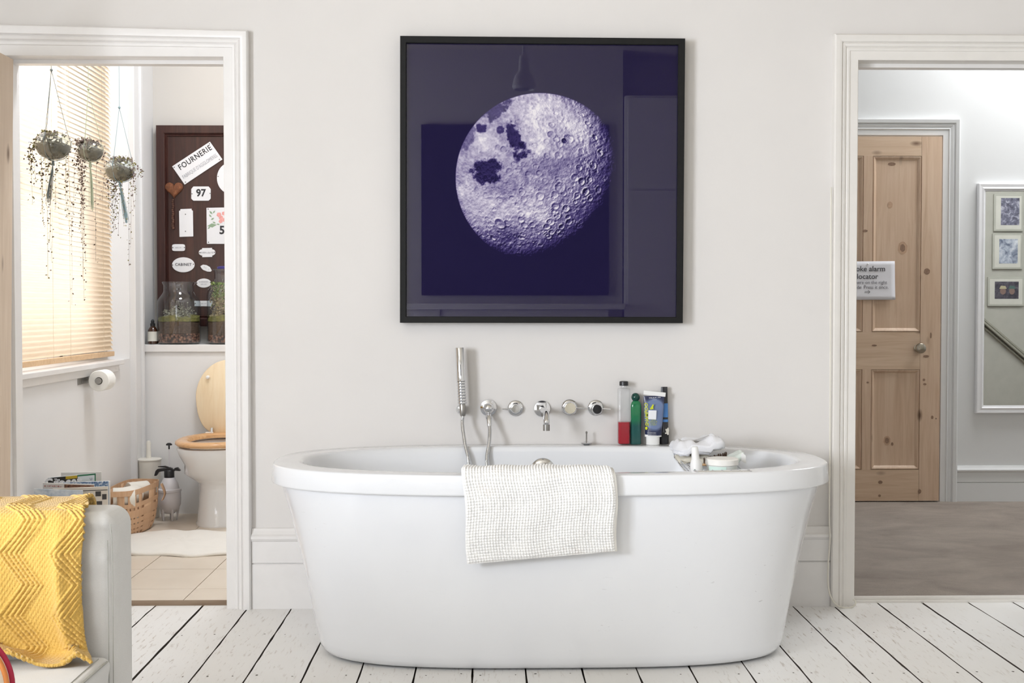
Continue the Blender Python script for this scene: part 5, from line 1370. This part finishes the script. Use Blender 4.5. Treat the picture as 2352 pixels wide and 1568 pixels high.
# ================================================================== SOFA, THROW, CUSHION
sy1, sy2 = -2.235, -2.095
ac = at(256, 1187, sy1); aX, aZ = ac.x + .004, ac.z + .006
n = N('pale_grey_linen'); v = n.coords(); wv = n.noise(v, 700, 2)
c = n.ramp(n.noise(v, 9, 3), [(.3, lin((218, 218, 217))), (.7, lin((226, 226, 225)))])
c = n.mix(n.ramp(wv, [(.35, (0, 0, 0)), (.65, (.3, .3, .3))]), c, lin((200, 200, 197)))
n.bsdf(c, .9, 0, n.bump(wv, .25, .001), Sheen_Weight=.2); linen = n.m
sofa = thing('sofa', 'pale grey linen sofa at the lower left, its arm under the yellow throw', 'sofa', (-1.15, -3.1, 0))
def soft_box(x0, x1, y0, y1, z0, z1, r, n_=(10, 6, 22), wrinkle=None):
    """rounded upholstered block as one smooth mesh"""
    bm = B(); bmesh.ops.create_cube(bm, size=1)
    bmesh.ops.subdivide_edges(bm, edges=bm.edges, cuts=15, use_grid_fill=True)
    cx_, cy_, cz_ = (x0 + x1) / 2, (y0 + y1) / 2, (z0 + z1) / 2; hx, hy, hz = (x1 - x0) / 2, (y1 - y0) / 2, (z1 - z0) / 2
    for v_ in bm.verts:
        p = Vector((v_.co.x * 2, v_.co.y * 2, v_.co.z * 2))
        def warp(t, h):       # push loops towards the edges
            return math.copysign(1 - (1 - abs(t)) * (1 if h <= r * 2 else max(.35, abs(t) * 0 + 1)), t) * h
        def dn(t, h):
            i = round((t + 1) * 8)
            return (-h + r * i / 4) if i <= 4 else (h - r * (16 - i) / 4) if i >= 12 else (-h + r + (2 * h - 2 * r) * (i - 4) / 8)
        q = Vector((dn(p.x, hx), dn(p.y, hy), dn(p.z, hz)))
        c = Vector((max(-hx + r, min(hx - r, q.x)), max(-hy + r, min(hy - r, q.y)), max(-hz + r, min(hz - r, q.z))))
        d = q - c
        if d.length > 1e-6:
            m = max(abs(d.x), abs(d.y), abs(d.z)); d = d.normalized() * m; q = c + d
        q += Vector((cx_, cy_, cz_))
        if wrinkle: q = wrinkle(q)
        v_.co = q
    return bm
def arm_wr(q):
    # puckers in the corner and soft horizontal creases on the inner face
    f = math.exp(-((q.x - aX) / .09) ** 2) * (1 if q.y < sy1 + .05 else .3)
    k = .0060 * math.sin(q.z * 95 + q.x * 14) * f * math.exp(-((q.z - aZ) / .16) ** 2)
    b = .006 * math.exp(-((q.x - (aX - .055)) / .05) ** 2 - ((q.z - (aZ - .07)) / .07) ** 2) if q.y < sy1 + .04 else 0
    return q + Vector((0, -k - b, 0))
def dense_block(x0, x1, y0, y1, z0, z1, r, wr):
    bm = B(); NX, NZ = 60, 120
    bm = soft_box(x0, x1, y0, y1, z0, z1, r, wrinkle=None)
    bmesh.ops.subdivide_edges(bm, edges=bm.edges, cuts=2, use_grid_fill=True)
    for v_ in bm.verts: v_.co = wr(v_.co)
    return bm
obj('arm', dense_block(aX - .32, aX, sy1, sy2, .07, aZ, .034, arm_wr), linen, sofa, angle=80)
bm = B(); box(bm, -1.72, aX - .30, sy1 + .002, sy2 - .001, .07, aZ - .004)
obj('arm', bm, linen, sofa, bevel=.02, seg=4)
bm = B(); box(bm, -1.72, aX - .004, -4.12, -3.98, .07, aZ); obj('arm', bm, linen, sofa, bevel=.026, seg=4)
bm = B(); box(bm, -1.74, -1.56, -3.979, sy1 - .001, .07, .80); obj('backrest', bm, linen, sofa, bevel=.03, seg=4)
sc_ = at(240, 1513, sy1 - .02)
seam_m = M('linen_seam', (176, 176, 170), .9, bump=.5, bscale=500)
bm = B()
tube(bm, spline([(aX - .006, sy1 - .001, aZ - .02), (aX - .0035, sy1 + .0015, aZ - .07), (aX - .0035, sy1 + .0015, .5), (aX - .0035, sy1 + .0015, .1)], 8), .0010, 6)
tube(bm, spline([(aX - .0115, sy1 - .001, aZ - .05), (aX - .011, sy1 - .0008, .5), (aX - .011, sy1 - .0008, .1)], 8), .0009, 6)
obj('arm_seam', bm, seam_m, sofa)
cz = sc_.z; cxr = sc_.x + .012
def cwr(q):
    return q + Vector((.010 * math.sin((q.z - cz) * 16) * (1 if q.x > cxr - .05 else 0), 0, .004 * math.sin(q.x * 18 + q.y * 7)))
bm = soft_box(-1.555, cxr, -3.1, sy1 - .003, cz - .16, cz, .018); 
bmesh.ops.subdivide_edges(bm, edges=bm.edges, cuts=1, use_grid_fill=True)
for v_ in bm.verts: v_.co = cwr(v_.co)
cu = obj('seat_cushion', bm, linen, sofa, angle=80)
bm = B(); tube(bm, [(cxr - .004 + .0, y, cz - .004 + .004 * math.sin((cxr) * 18 + y * 7)) for y in [sy1 - .03 - .025 * k for k in range(32)]], .0022, 6)
tube(bm, [(cxr - .020, y, cz + .0005 + .004 * math.sin((cxr - .02) * 18 + y * 7)) for y in [sy1 - .03 - .025 * k for k in range(32)]], .0010, 6)
sub('cushion_seam', bm, seam_m, cu)
bm = soft_box(-1.555, cxr, -3.975, -3.105, cz - .16, cz, .018); obj('seat_cushion', bm, linen, sofa, angle=80)
bm = B(); box(bm, -1.70, aX - .02, -4.0, sy1 + .01, .07, cz - .162); obj('base', bm, linen, sofa, bevel=.01)
for x, y in ((-1.65, -2.16), (aX - .06, -2.16), (-1.65, -4.05), (aX - .06, -4.05)):
    bm = B(); lathe(bm, [(.018, .001), (.024, .07)], (x, y, 0)); obj('foot', bm, M('dark_oak', (70, 52, 40), .5), sofa)

# knitted throw
n = N('mustard_knit'); v = n.coords(); uvn = n.new('ShaderNodeUVMap')
w1 = n.new('ShaderNodeTexWave'); w1.inputs['Scale'].default_value = 36; w1.inputs['Distortion'].default_value = 1.2; w1.inputs['Detail'].default_value = 1
w1.wave_type = 'BANDS'; w1.bands_direction = 'DIAGONAL'; n.link(uvn.outputs[0], w1.inputs['Vector'])
fz = n.noise(v, 420, 4, .6)
c = n.ramp(fz, [(.3, lin((196, 154, 66))), (.7, lin((222, 184, 98)))])
hh = n.mix(.5, w1.outputs['Fac'], fz)
n.bsdf(c, .95, 0, n.bump(hh, .55, .0025), Sheen_Weight=.35, Sheen_Roughness=.5); knit = n.m
tzt = at(100, 1129, -2.12).z - .010
tp = [(-2.072, .56), (-2.070, .64), (-2.073, .70), (-2.088, tzt - .012), (-2.12, tzt), (-2.17, tzt - .002), (-2.225, tzt - .006), (-2.256, tzt - .024), (-2.264, tzt - .06), (-2.262, .60), (-2.262, .52), (-2.268, cz + .025), (-2.285, cz + .012), (-2.33, cz + .012)]
tsp = spline([(0, y, z) for y, z in tp], 14); tcum = [0]
for a, b in zip(tsp[:-1], tsp[1:]): tcum.append(tcum[-1] + (b - a).length)
TL = tcum[-1]
import bisect
def tpath(s):
    s = max(0, min(TL - 1e-6, s)); i = min(bisect.bisect_right(tcum, s) - 1, len(tsp) - 2)
    t_ = (s - tcum[i]) / (tcum[i + 1] - tcum[i]); d = (tsp[i + 1] - tsp[i]).normalized(); return tsp[i].lerp(tsp[i + 1], t_), Vector((0, d.z, -d.y))
tx0 = -1.22
RE = [(1120, 216), (1160, 191), (1230, 191.5), (1300, 190), (1380, 186), (1420, 190), (1460, 197), (1515, 207), (1560, 212)]
def right_x(p):
    if p.y > -2.215: 
        k = min(1, max(0, (-2.13 - p.y) / .085)); xa = at(217, 1150, -2.09).x; xb = at(190, 1165, -2.25).x; k = k * k * (3 - 2 * k); return xa + (xb - xa) * k
    py_ = 705 + (1.12 - p.z) * F / (p.y + 4.55)
    for (y0, x0), (y1, x1) in zip(RE[:-1], RE[1:]):
        if y0 <= py_ <= y1: xx = x0 + (x1 - x0) * (py_ - y0) / (y1 - y0); break
    else: xx = RE[-1][1] if py_ > 1500 else RE[0][1]
    return at(xx, 1200, p.y).x
def tri(x): x = x % 1; return 4 * abs(x - .5) - 1
def throw_pt(u, w, lift=0):
    s = w * TL; p, nn = tpath(s)
    rx = right_x(p); ux = tx0 + (rx - tx0) * u
    front = max(0, min(1, (s - .30) / .1)) if p.y < -2.24 else 0
    down = max(0, (tzt - p.z)) if p.y < -2.24 else 0
    # big folds, drifting to the right as they fall
    q = (rx - ux) ; ph_ = q * 26 + down * 10
    fold = (.006 + .030 * min(1, down / .3)) * (.5 + .5 * math.sin(ph_)) * (1 - math.exp(-q / .018)) * (1 if down > 0 else .0)
    fold += .010 * math.exp(-((q - .045 + down * .05) / .012) ** 2) * min(1, down / .12)
    # cable lozenges
    H_ = .118; A_ = .022; W_ = .098
    zig = A_ * tri(s / H_)
    lane = ((q + zig * 1.0) / W_ + .12) % 1
    lane2 = ((q - zig * 1.0) / W_ + .12) % 1
    rib_on = (1 if lane < .56 else 0)
    rib = abs(math.sin(PI * (q + zig) / .0098))
    edge_soft = min(1, min(lane, .56 - lane) * 12) if rib_on else 0
    stitch = .90 + .10 * math.sin(s * 2 * PI / .0052 + (1.5 if int((q + zig) / .0098) % 2 else 0))
    knit_h = rib_on * edge_soft * (.0060 * (rib ** .6) * stitch - .0014)
    plain = (1 - rib_on * edge_soft) * .0012 * abs(math.sin(PI * q / .0046)) * (.7 + .3 * math.sin(s * 2 * PI / .0046))
    roll = .006 * math.exp(-(q / .012) ** 2)
    P = p + nn * (fold + knit_h + plain + lift + roll * .5); P.x = ux + .002 * math.sin(s * 40)
    return P
bm = B(); grid(bm, throw_pt, 330, 400, uvs=(1.0, .9))
bmesh.ops.recalc_face_normals(bm, faces=bm.faces)
th = obj('knitted_throw', bm, knit, angle=180); th.modifiers.new('s', 'SOLIDIFY').thickness = .006; th.modifiers['s'].offset = -1
tag(th, 'mustard yellow cable-knit throw draped over the sofa arm', 'throw')

# small round cushion at the bottom left corner
pY = -2.695; pcw = at(-104, 1576, pY); pr0 = 129 * (pY + 4.55) / F
t = thing('scatter_cushion', 'small round cream cushion with crimson and orange edge, cut off at the bottom left corner', 'cushion', (pcw.x, pcw.y, pcw.z - pr0))
bm = B(); lathe(bm, [(pr0 * .98 * math.sin(PI * k / 20), -.045 * math.cos(PI * k / 20)) for k in range(1, 20)], tuple(pcw), axis='-y', seg=56)
obj('cover', bm, M('cream_cushion_cover', (238, 226, 208), .9, bump=.3, bscale=300), t, angle=80)
ringp = lambda r, dy: [pcw + Vector((r * math.cos(a), dy, r * math.sin(a))) for a in [2 * PI * k / 60 for k in range(61)]]
bm = B(); tube(bm, ringp(pr0 * .99, .004), .005, 10); lab(obj('piping', bm, M('crimson_piping', (176, 42, 70), .8), t), 'crimson piped edge')
bm = B(); tube(bm, ringp(pr0 * .955, -.009), .0045, 10); lab(obj('piping', bm, M('orange_piping', (222, 140, 74), .8), t), 'orange inner edge stripe')

# ================================================================== HALL THINGS
sY_ = DY - .004
P_ = [at(x, y, sY_) for x, y in ((1929, 600.5), (2055, 599.5), (2056.5, 688), (1929, 688.5))]
t = thing('paper_notice', 'white paper notice about the smoke alarm locator pinned to the hall pine door', 'notice', (sum(p.x for p in P_) / 4, sY_, P_[3].z))
bm = B(); grid(bm, lambda u, w: Vector(P_[3]).lerp(P_[2], u).lerp(Vector(P_[0]).lerp(P_[1], u), w) + Vector((0, -.0015 * math.sin(u * PI) - .001 * math.sin(w * 5 + u * 3), 0)), 12, 10)
obj('paper', bm, M('printer_paper', (228, 227, 232), .8, var=.01), t, solid=.0006)
prn = M('printed_dark_ink', (60, 58, 62), .6); prg = M('printed_grey_ink', (124, 122, 126), .6)
ty = sY_ - .0036
for nm, s, size, x, y, m, b in (('headline', 'Smoke alarm', .0425, 1989.5, 617.5, prn, .0002), ('headline', 'locator', .0425, 1992.5, 635, prn, .0002), ('small_text', 'It is here on the right', .0265, 1992, 648.5, prg, 0), ('small_text', 'hand side. Press it once.', .0265, 1990, 659.5, prg, 0)):
    bm = B(); text(bm, s, size, facing(at(x, y, ty)), b, .0003, xs=.98); obj(nm, bm, m, t, smooth=False)
bm = B(); a, b = at(1986, 670, ty), at(1999, 670, ty)
for dz in (.0022, -.0030): box(bm, a.x, b.x - .006, ty - .0003, ty + .0003, a.z + dz, a.z + dz + .0012)
for s in (1, -1):
    prism(bm, [(b.x, a.z), (b.x - .011, a.z + s * .009), (b.x - .013, a.z + s * .008), (b.x - .003, a.z)], ty - .0003, ty + .0003)
obj('arrow', bm, prn, t, smooth=False)
p = at(1993.5, 606, ty); bm = B(); lathe(bm, [(.0045, 0), (.005, .002), (.003, .005), (0, .006)], (p.x, ty + .001, p.z), axis='-y', cap1=False); obj('drawing_pin', bm, white_plastic, t)
# mirror
mY = HY - .03
mo_ = [at(2243.5, 421, mY), at(2242.5, 949, mY)]; mx0 = mo_[1].x; mz0, mz1 = mo_[1].z, mo_[0].z; mx1 = mx0 + .62
m_t = thing('wall_mirror', 'tall white-framed mirror on the hall wall reflecting three small photographs', 'mirror', ((mx0 + mx1) / 2, HY - .012, mz0))
bm = B(); fwid = .047; prev = None
for u, dd in ((0, 0), (0, .026), (.004, .030), (.02, .028), (.03, .031), (.036, .024), (.042, .022), (.044, .012)):
    cur = [bm.verts.new(q) for q in ((mx0 + u, HY - .002 - dd, mz0 + u), (mx1 - u, HY - .002 - dd, mz0 + u), (mx1 - u, HY - .002 - dd, mz1 - u), (mx0 + u, HY - .002 - dd, mz1 - u))]
    if prev:
        for i in range(4): bm.faces.new((prev[i], prev[(i + 1) % 4], cur[(i + 1) % 4], cur[i]))
    prev = cur
obj('mirror_frame', bm, M('white_mirror_frame', (236, 236, 238), .3, var=.01), m_t, smooth=False)
bm = B(); box(bm, mx0 + .041, mx1 - .041, HY - .013, HY - .006, mz0 + .041, mz1 - .041)
n = N('mirror_glass'); n.bsdf((.86, .87, .85), .0, 1); obj('mirror_glass', bm, n.m, m_t, smooth=False)
Yv = 2 * (HY - .013) - .178
def refl_photo(label, o_, i_, m, seed):
    a, b = at(o_[0], o_[3], Yv), at(o_[2], o_[1], Yv); y = .178
    t = thing('photo_frame', label, 'photo frame', ((a.x + b.x) / 2, y, a.z), 'photographs on the hall wall seen in the mirror')
    bm = B(); box(bm, a.x, b.x, y, y + .012, a.z, b.z); w = .014; obj('frame', bm, M('pale_sage_frame', (188, 188, 178), .5), t, bevel=.003)
    bm = B(); box(bm, a.x + w, b.x - w, y + .0122, y + .0132, a.z + w, b.z - w); obj('mount', bm, M('cream_mount', (216, 215, 206), .7), t, smooth=False)
    c, d = at(i_[0], i_[3], Yv), at(i_[2], i_[1], Yv)
    bm = B(); box(bm, c.x, d.x, y + .0133, y + .0142, c.z, d.z); obj('photograph', bm, m, t, smooth=False)
    return t, c, d, y + .0145
t, c, d, yy = refl_photo('upper small framed photograph seen in the hall mirror', (2281, 446, 2349, 531), (2297, 455, 2340, 517), pic_mat('photo_flowers', (84, 84, 100), (126, 126, 146), (206, 206, 220), 26), 1)
t, c, d, yy = refl_photo('middle small framed photograph seen in the hall mirror', (2278, 536, 2347, 618), (2293, 549, 2336, 605), pic_mat('photo_snow', (86, 96, 120), (176, 184, 200), (222, 226, 232), 14), 2)
t, c, d, yy = refl_photo('lower wide framed photograph of two people in hats seen in the hall mirror', (2267, 636, 2351, 703), (2283, 646.5, 2338, 686), pic_mat('photo_dark', (54, 52, 62), (84, 80, 92), (112, 110, 118), 20), 3)
bm = B()
for fx, fz_, rx_, rz_, mi in ((.34, .45, .030, .024, 0), (.72, .45, .028, .024, 1)): 
    cx_, cz_ = c.x + (d.x - c.x) * fx, c.z + (d.z - c.z) * fz_
    prism(bm, [(cx_ + rx_ * .75 * math.cos(a), cz_ + rz_ * 1.1 * math.sin(a)) for a in [k * PI / 8 for k in range(16)]], yy, yy + .0004, mi=0)
    prism(bm, [(cx_ - .028, cz_ + .016), (cx_ + .028, cz_ + .016), (cx_ + .018, cz_ + .038), (cx_ - .016, cz_ + .04)], yy + .0004, yy + .0008, mi=1 + mi)
obj('printed_figures', bm, [M('photo_skin', (140, 116, 108), .5), M('photo_cream_hat', (190, 182, 150), .5), M('photo_green_hat', (84, 112, 108), .5)], t, smooth=False)
# handrail on the same wall
a, b = at(2262, 738, Yv), at(2352, 815, Yv); d = (b - a).normalized(); a = a - d * .35; b = b + d * 1.0; nn = Vector((-d.z, 0, d.x))
if nn.z < 0: nn = -nn
bm = B()
for o0, o1, th_ in ((-.004, .012, .03), (-.026, -.010, .045), (-.046, -.034, .02)):
    q = [a + nn * o0, b + nn * o0, b + nn * o1, a + nn * o1]; prism(bm, [(v.x, v.z) for v in q], .1755, .1755 + th_)
tag(obj('stair_handrail', bm, M('sage_gloss_rail', (164, 162, 150), .4), bevel=.003), 'sloping painted stair rail seen in the hall mirror below the photographs', 'handrail')
# white cable by the right architrave
cq = [at(1909, 430, -.034), at(1908, 600, -.034), at(1907, 900, -.034), at(1905, 1150, -.034), at(1905, 1200, -.037), at(1906, 1240, -.036), at(1902, 1300, -.036), at(1902, 1340, -.038), at(1908, 1370, -.042), at(1922, 1389, -.05), at(1940, 1395.5, -.052), at(1956, 1394, -.05), at(1964, 1388, -.045), at(1964.5, 1380, -.042), at(1959, 1376, -.037)]
bm = B(); tube(bm, spline(cq, 6), .0032, 8)
tag(obj('white_cable', bm, M('white_cable_sheath', (226, 222, 210), .45)), 'thin white cable running down the right door frame and looping at its foot', 'cable')

# ================================================================== BEHIND THE CAMERA (seen as reflections)
t = thing('dark_canvas', 'very large dark canvas above the mantelpiece, reflected in the moon print glass', 'picture', (.24, -5.93, 1.22))
bm = B(); box(bm, -.56, 1.03, -5.948, -5.91, 1.22, 2.66); obj('canvas', bm, M('near_black_canvas', (26, 25, 32), .8), t, bevel=.004)
t = thing('mantelpiece', 'white mantelpiece with a deep shelf on the chimney breast, reflected in the picture glass', 'fireplace', (.2, -5.95, 0))
bm = B(); box(bm, -.72, 1.15, -5.948, -5.72, 1.10, 1.15); obj('shelf', bm, white_trim, t, bevel=.006)
for x in (-.62, .80):
    bm = B(); box(bm, x, x + .22, -5.948, -5.84, 0.001, 1.099); obj('jamb', bm, white_trim, t, bevel=.006)
bm = B(); box(bm, -.399, .799, -5.948, -5.86, .86, 1.099); obj('frieze', bm, white_trim, t, bevel=.006)
t = thing('pendant_light', 'white pendant light on a long cord, reflected above the moon in the picture glass', 'pendant light', (.22, -3.0, 2.44))
bm = B(); tube(bm, [(.22, -3, ROOM_H), (.22, -3, 2.62)], .009, 8); obj('pendant_cord', bm, white_plastic, t)
bm = B(); lathe(bm, [(.025, 2.64), (.03, 2.55), (.055, 2.52), (.07, 2.46), (.06, 2.44)], (.22, -3, 0), cap1=False); obj('lamp_shade', bm, white_plastic, t, solid=.003)
t = thing('alcove_cupboard', 'tall white built-in cupboard right of the chimney breast, reflected in the picture glass', 'cupboard', (2.1, -6.0, 0))
bm = B(); box(bm, 1.16, 2.98, -6.295, -5.86, .001, 2.9); obj('carcass', bm, white_trim, t, bevel=.004)
for a, b in ((1.18, 2.05), (2.07, 2.96)):
    for c, d in ((.1, 2.1), (2.12, 2.88)): bm = B(); box(bm, a, b, -5.8595, -5.84, c, d); obj('door', bm, white_trim, t, bevel=.004)
# ================================================================== LIGHT
def area(name, loc, rot, sx, sy, power, col=(1, 1, 1)):
    l = bpy.data.lights.new(name, 'AREA'); l.shape = 'RECTANGLE'; l.size = sx; l.size_y = sy; l.energy = power; l.color = col
    o = bpy.data.objects.new(name, l); COL.objects.link(o); o.location = loc; o.rotation_euler = rot; return o
area('daylight_side_window', (-3.2, -4.3, 1.5), (0, -PI / 2, 0), 1.5, 1.7, 330, (.893, .931, 1))
area('daylight_rear_window', (-2.0, -6.5, 1.55), (PI / 2, 0, 0), 1.4, 2.0, 45, (.90, .932, 1))
area('daylight_toilet_window', (-2.2, .7, 1.65), (0, -PI / 2, 0), 1.6, 1.5, 14, (.97, .98, 1))
area('hall_overhead_light', (3.4, 1.8, 3.28), (0, 0, 0), 1.4, .9, 52, (.97, .98, 1))  # unseen overhead light added for the hall; its ceiling has no opening
pl = bpy.data.lights.new('toilet_fill_light', 'AREA'); pl.shape = 'DISK'; pl.size = .5; pl.energy = 30; pl.color = (.90, .94, 1)  # unseen fill light added to brighten the toilet room, no fitting modelled
po_ = bpy.data.objects.new('toilet_fill_light', pl); COL.objects.link(po_); po_.location = (-1.0, .8, 3.2)
w = bpy.data.worlds.new('world'); scene.world = w; w.use_nodes = True
bg = w.node_tree.nodes['Background']; bg.inputs[0].default_value = (.92, .95, 1, 1); bg.inputs[1].default_value = 1.2
scene.view_settings.view_transform = 'Standard'; scene.view_settings.look = 'None'
scene.view_settings.gamma = 1; scene.view_settings.use_curve_mapping = False
scene.view_settings.exposure = 0.07
scene.cycles.max_bounces = 9; scene.cycles.diffuse_bounces = 5; scene.cycles.glossy_bounces = 4
scene.cycles.transparent_max_bounces = 16; scene.cycles.transmission_bounces = 6; scene.cycles.sample_clamp_indirect = 6
scene.cycles.caustics_reflective = False; scene.cycles.caustics_refractive = False
for o in list(bpy.data.objects):
    if 'og' in o: del o['og']
scene.cycles.use_adaptive_sampling = True; scene.cycles.adaptive_threshold = .02
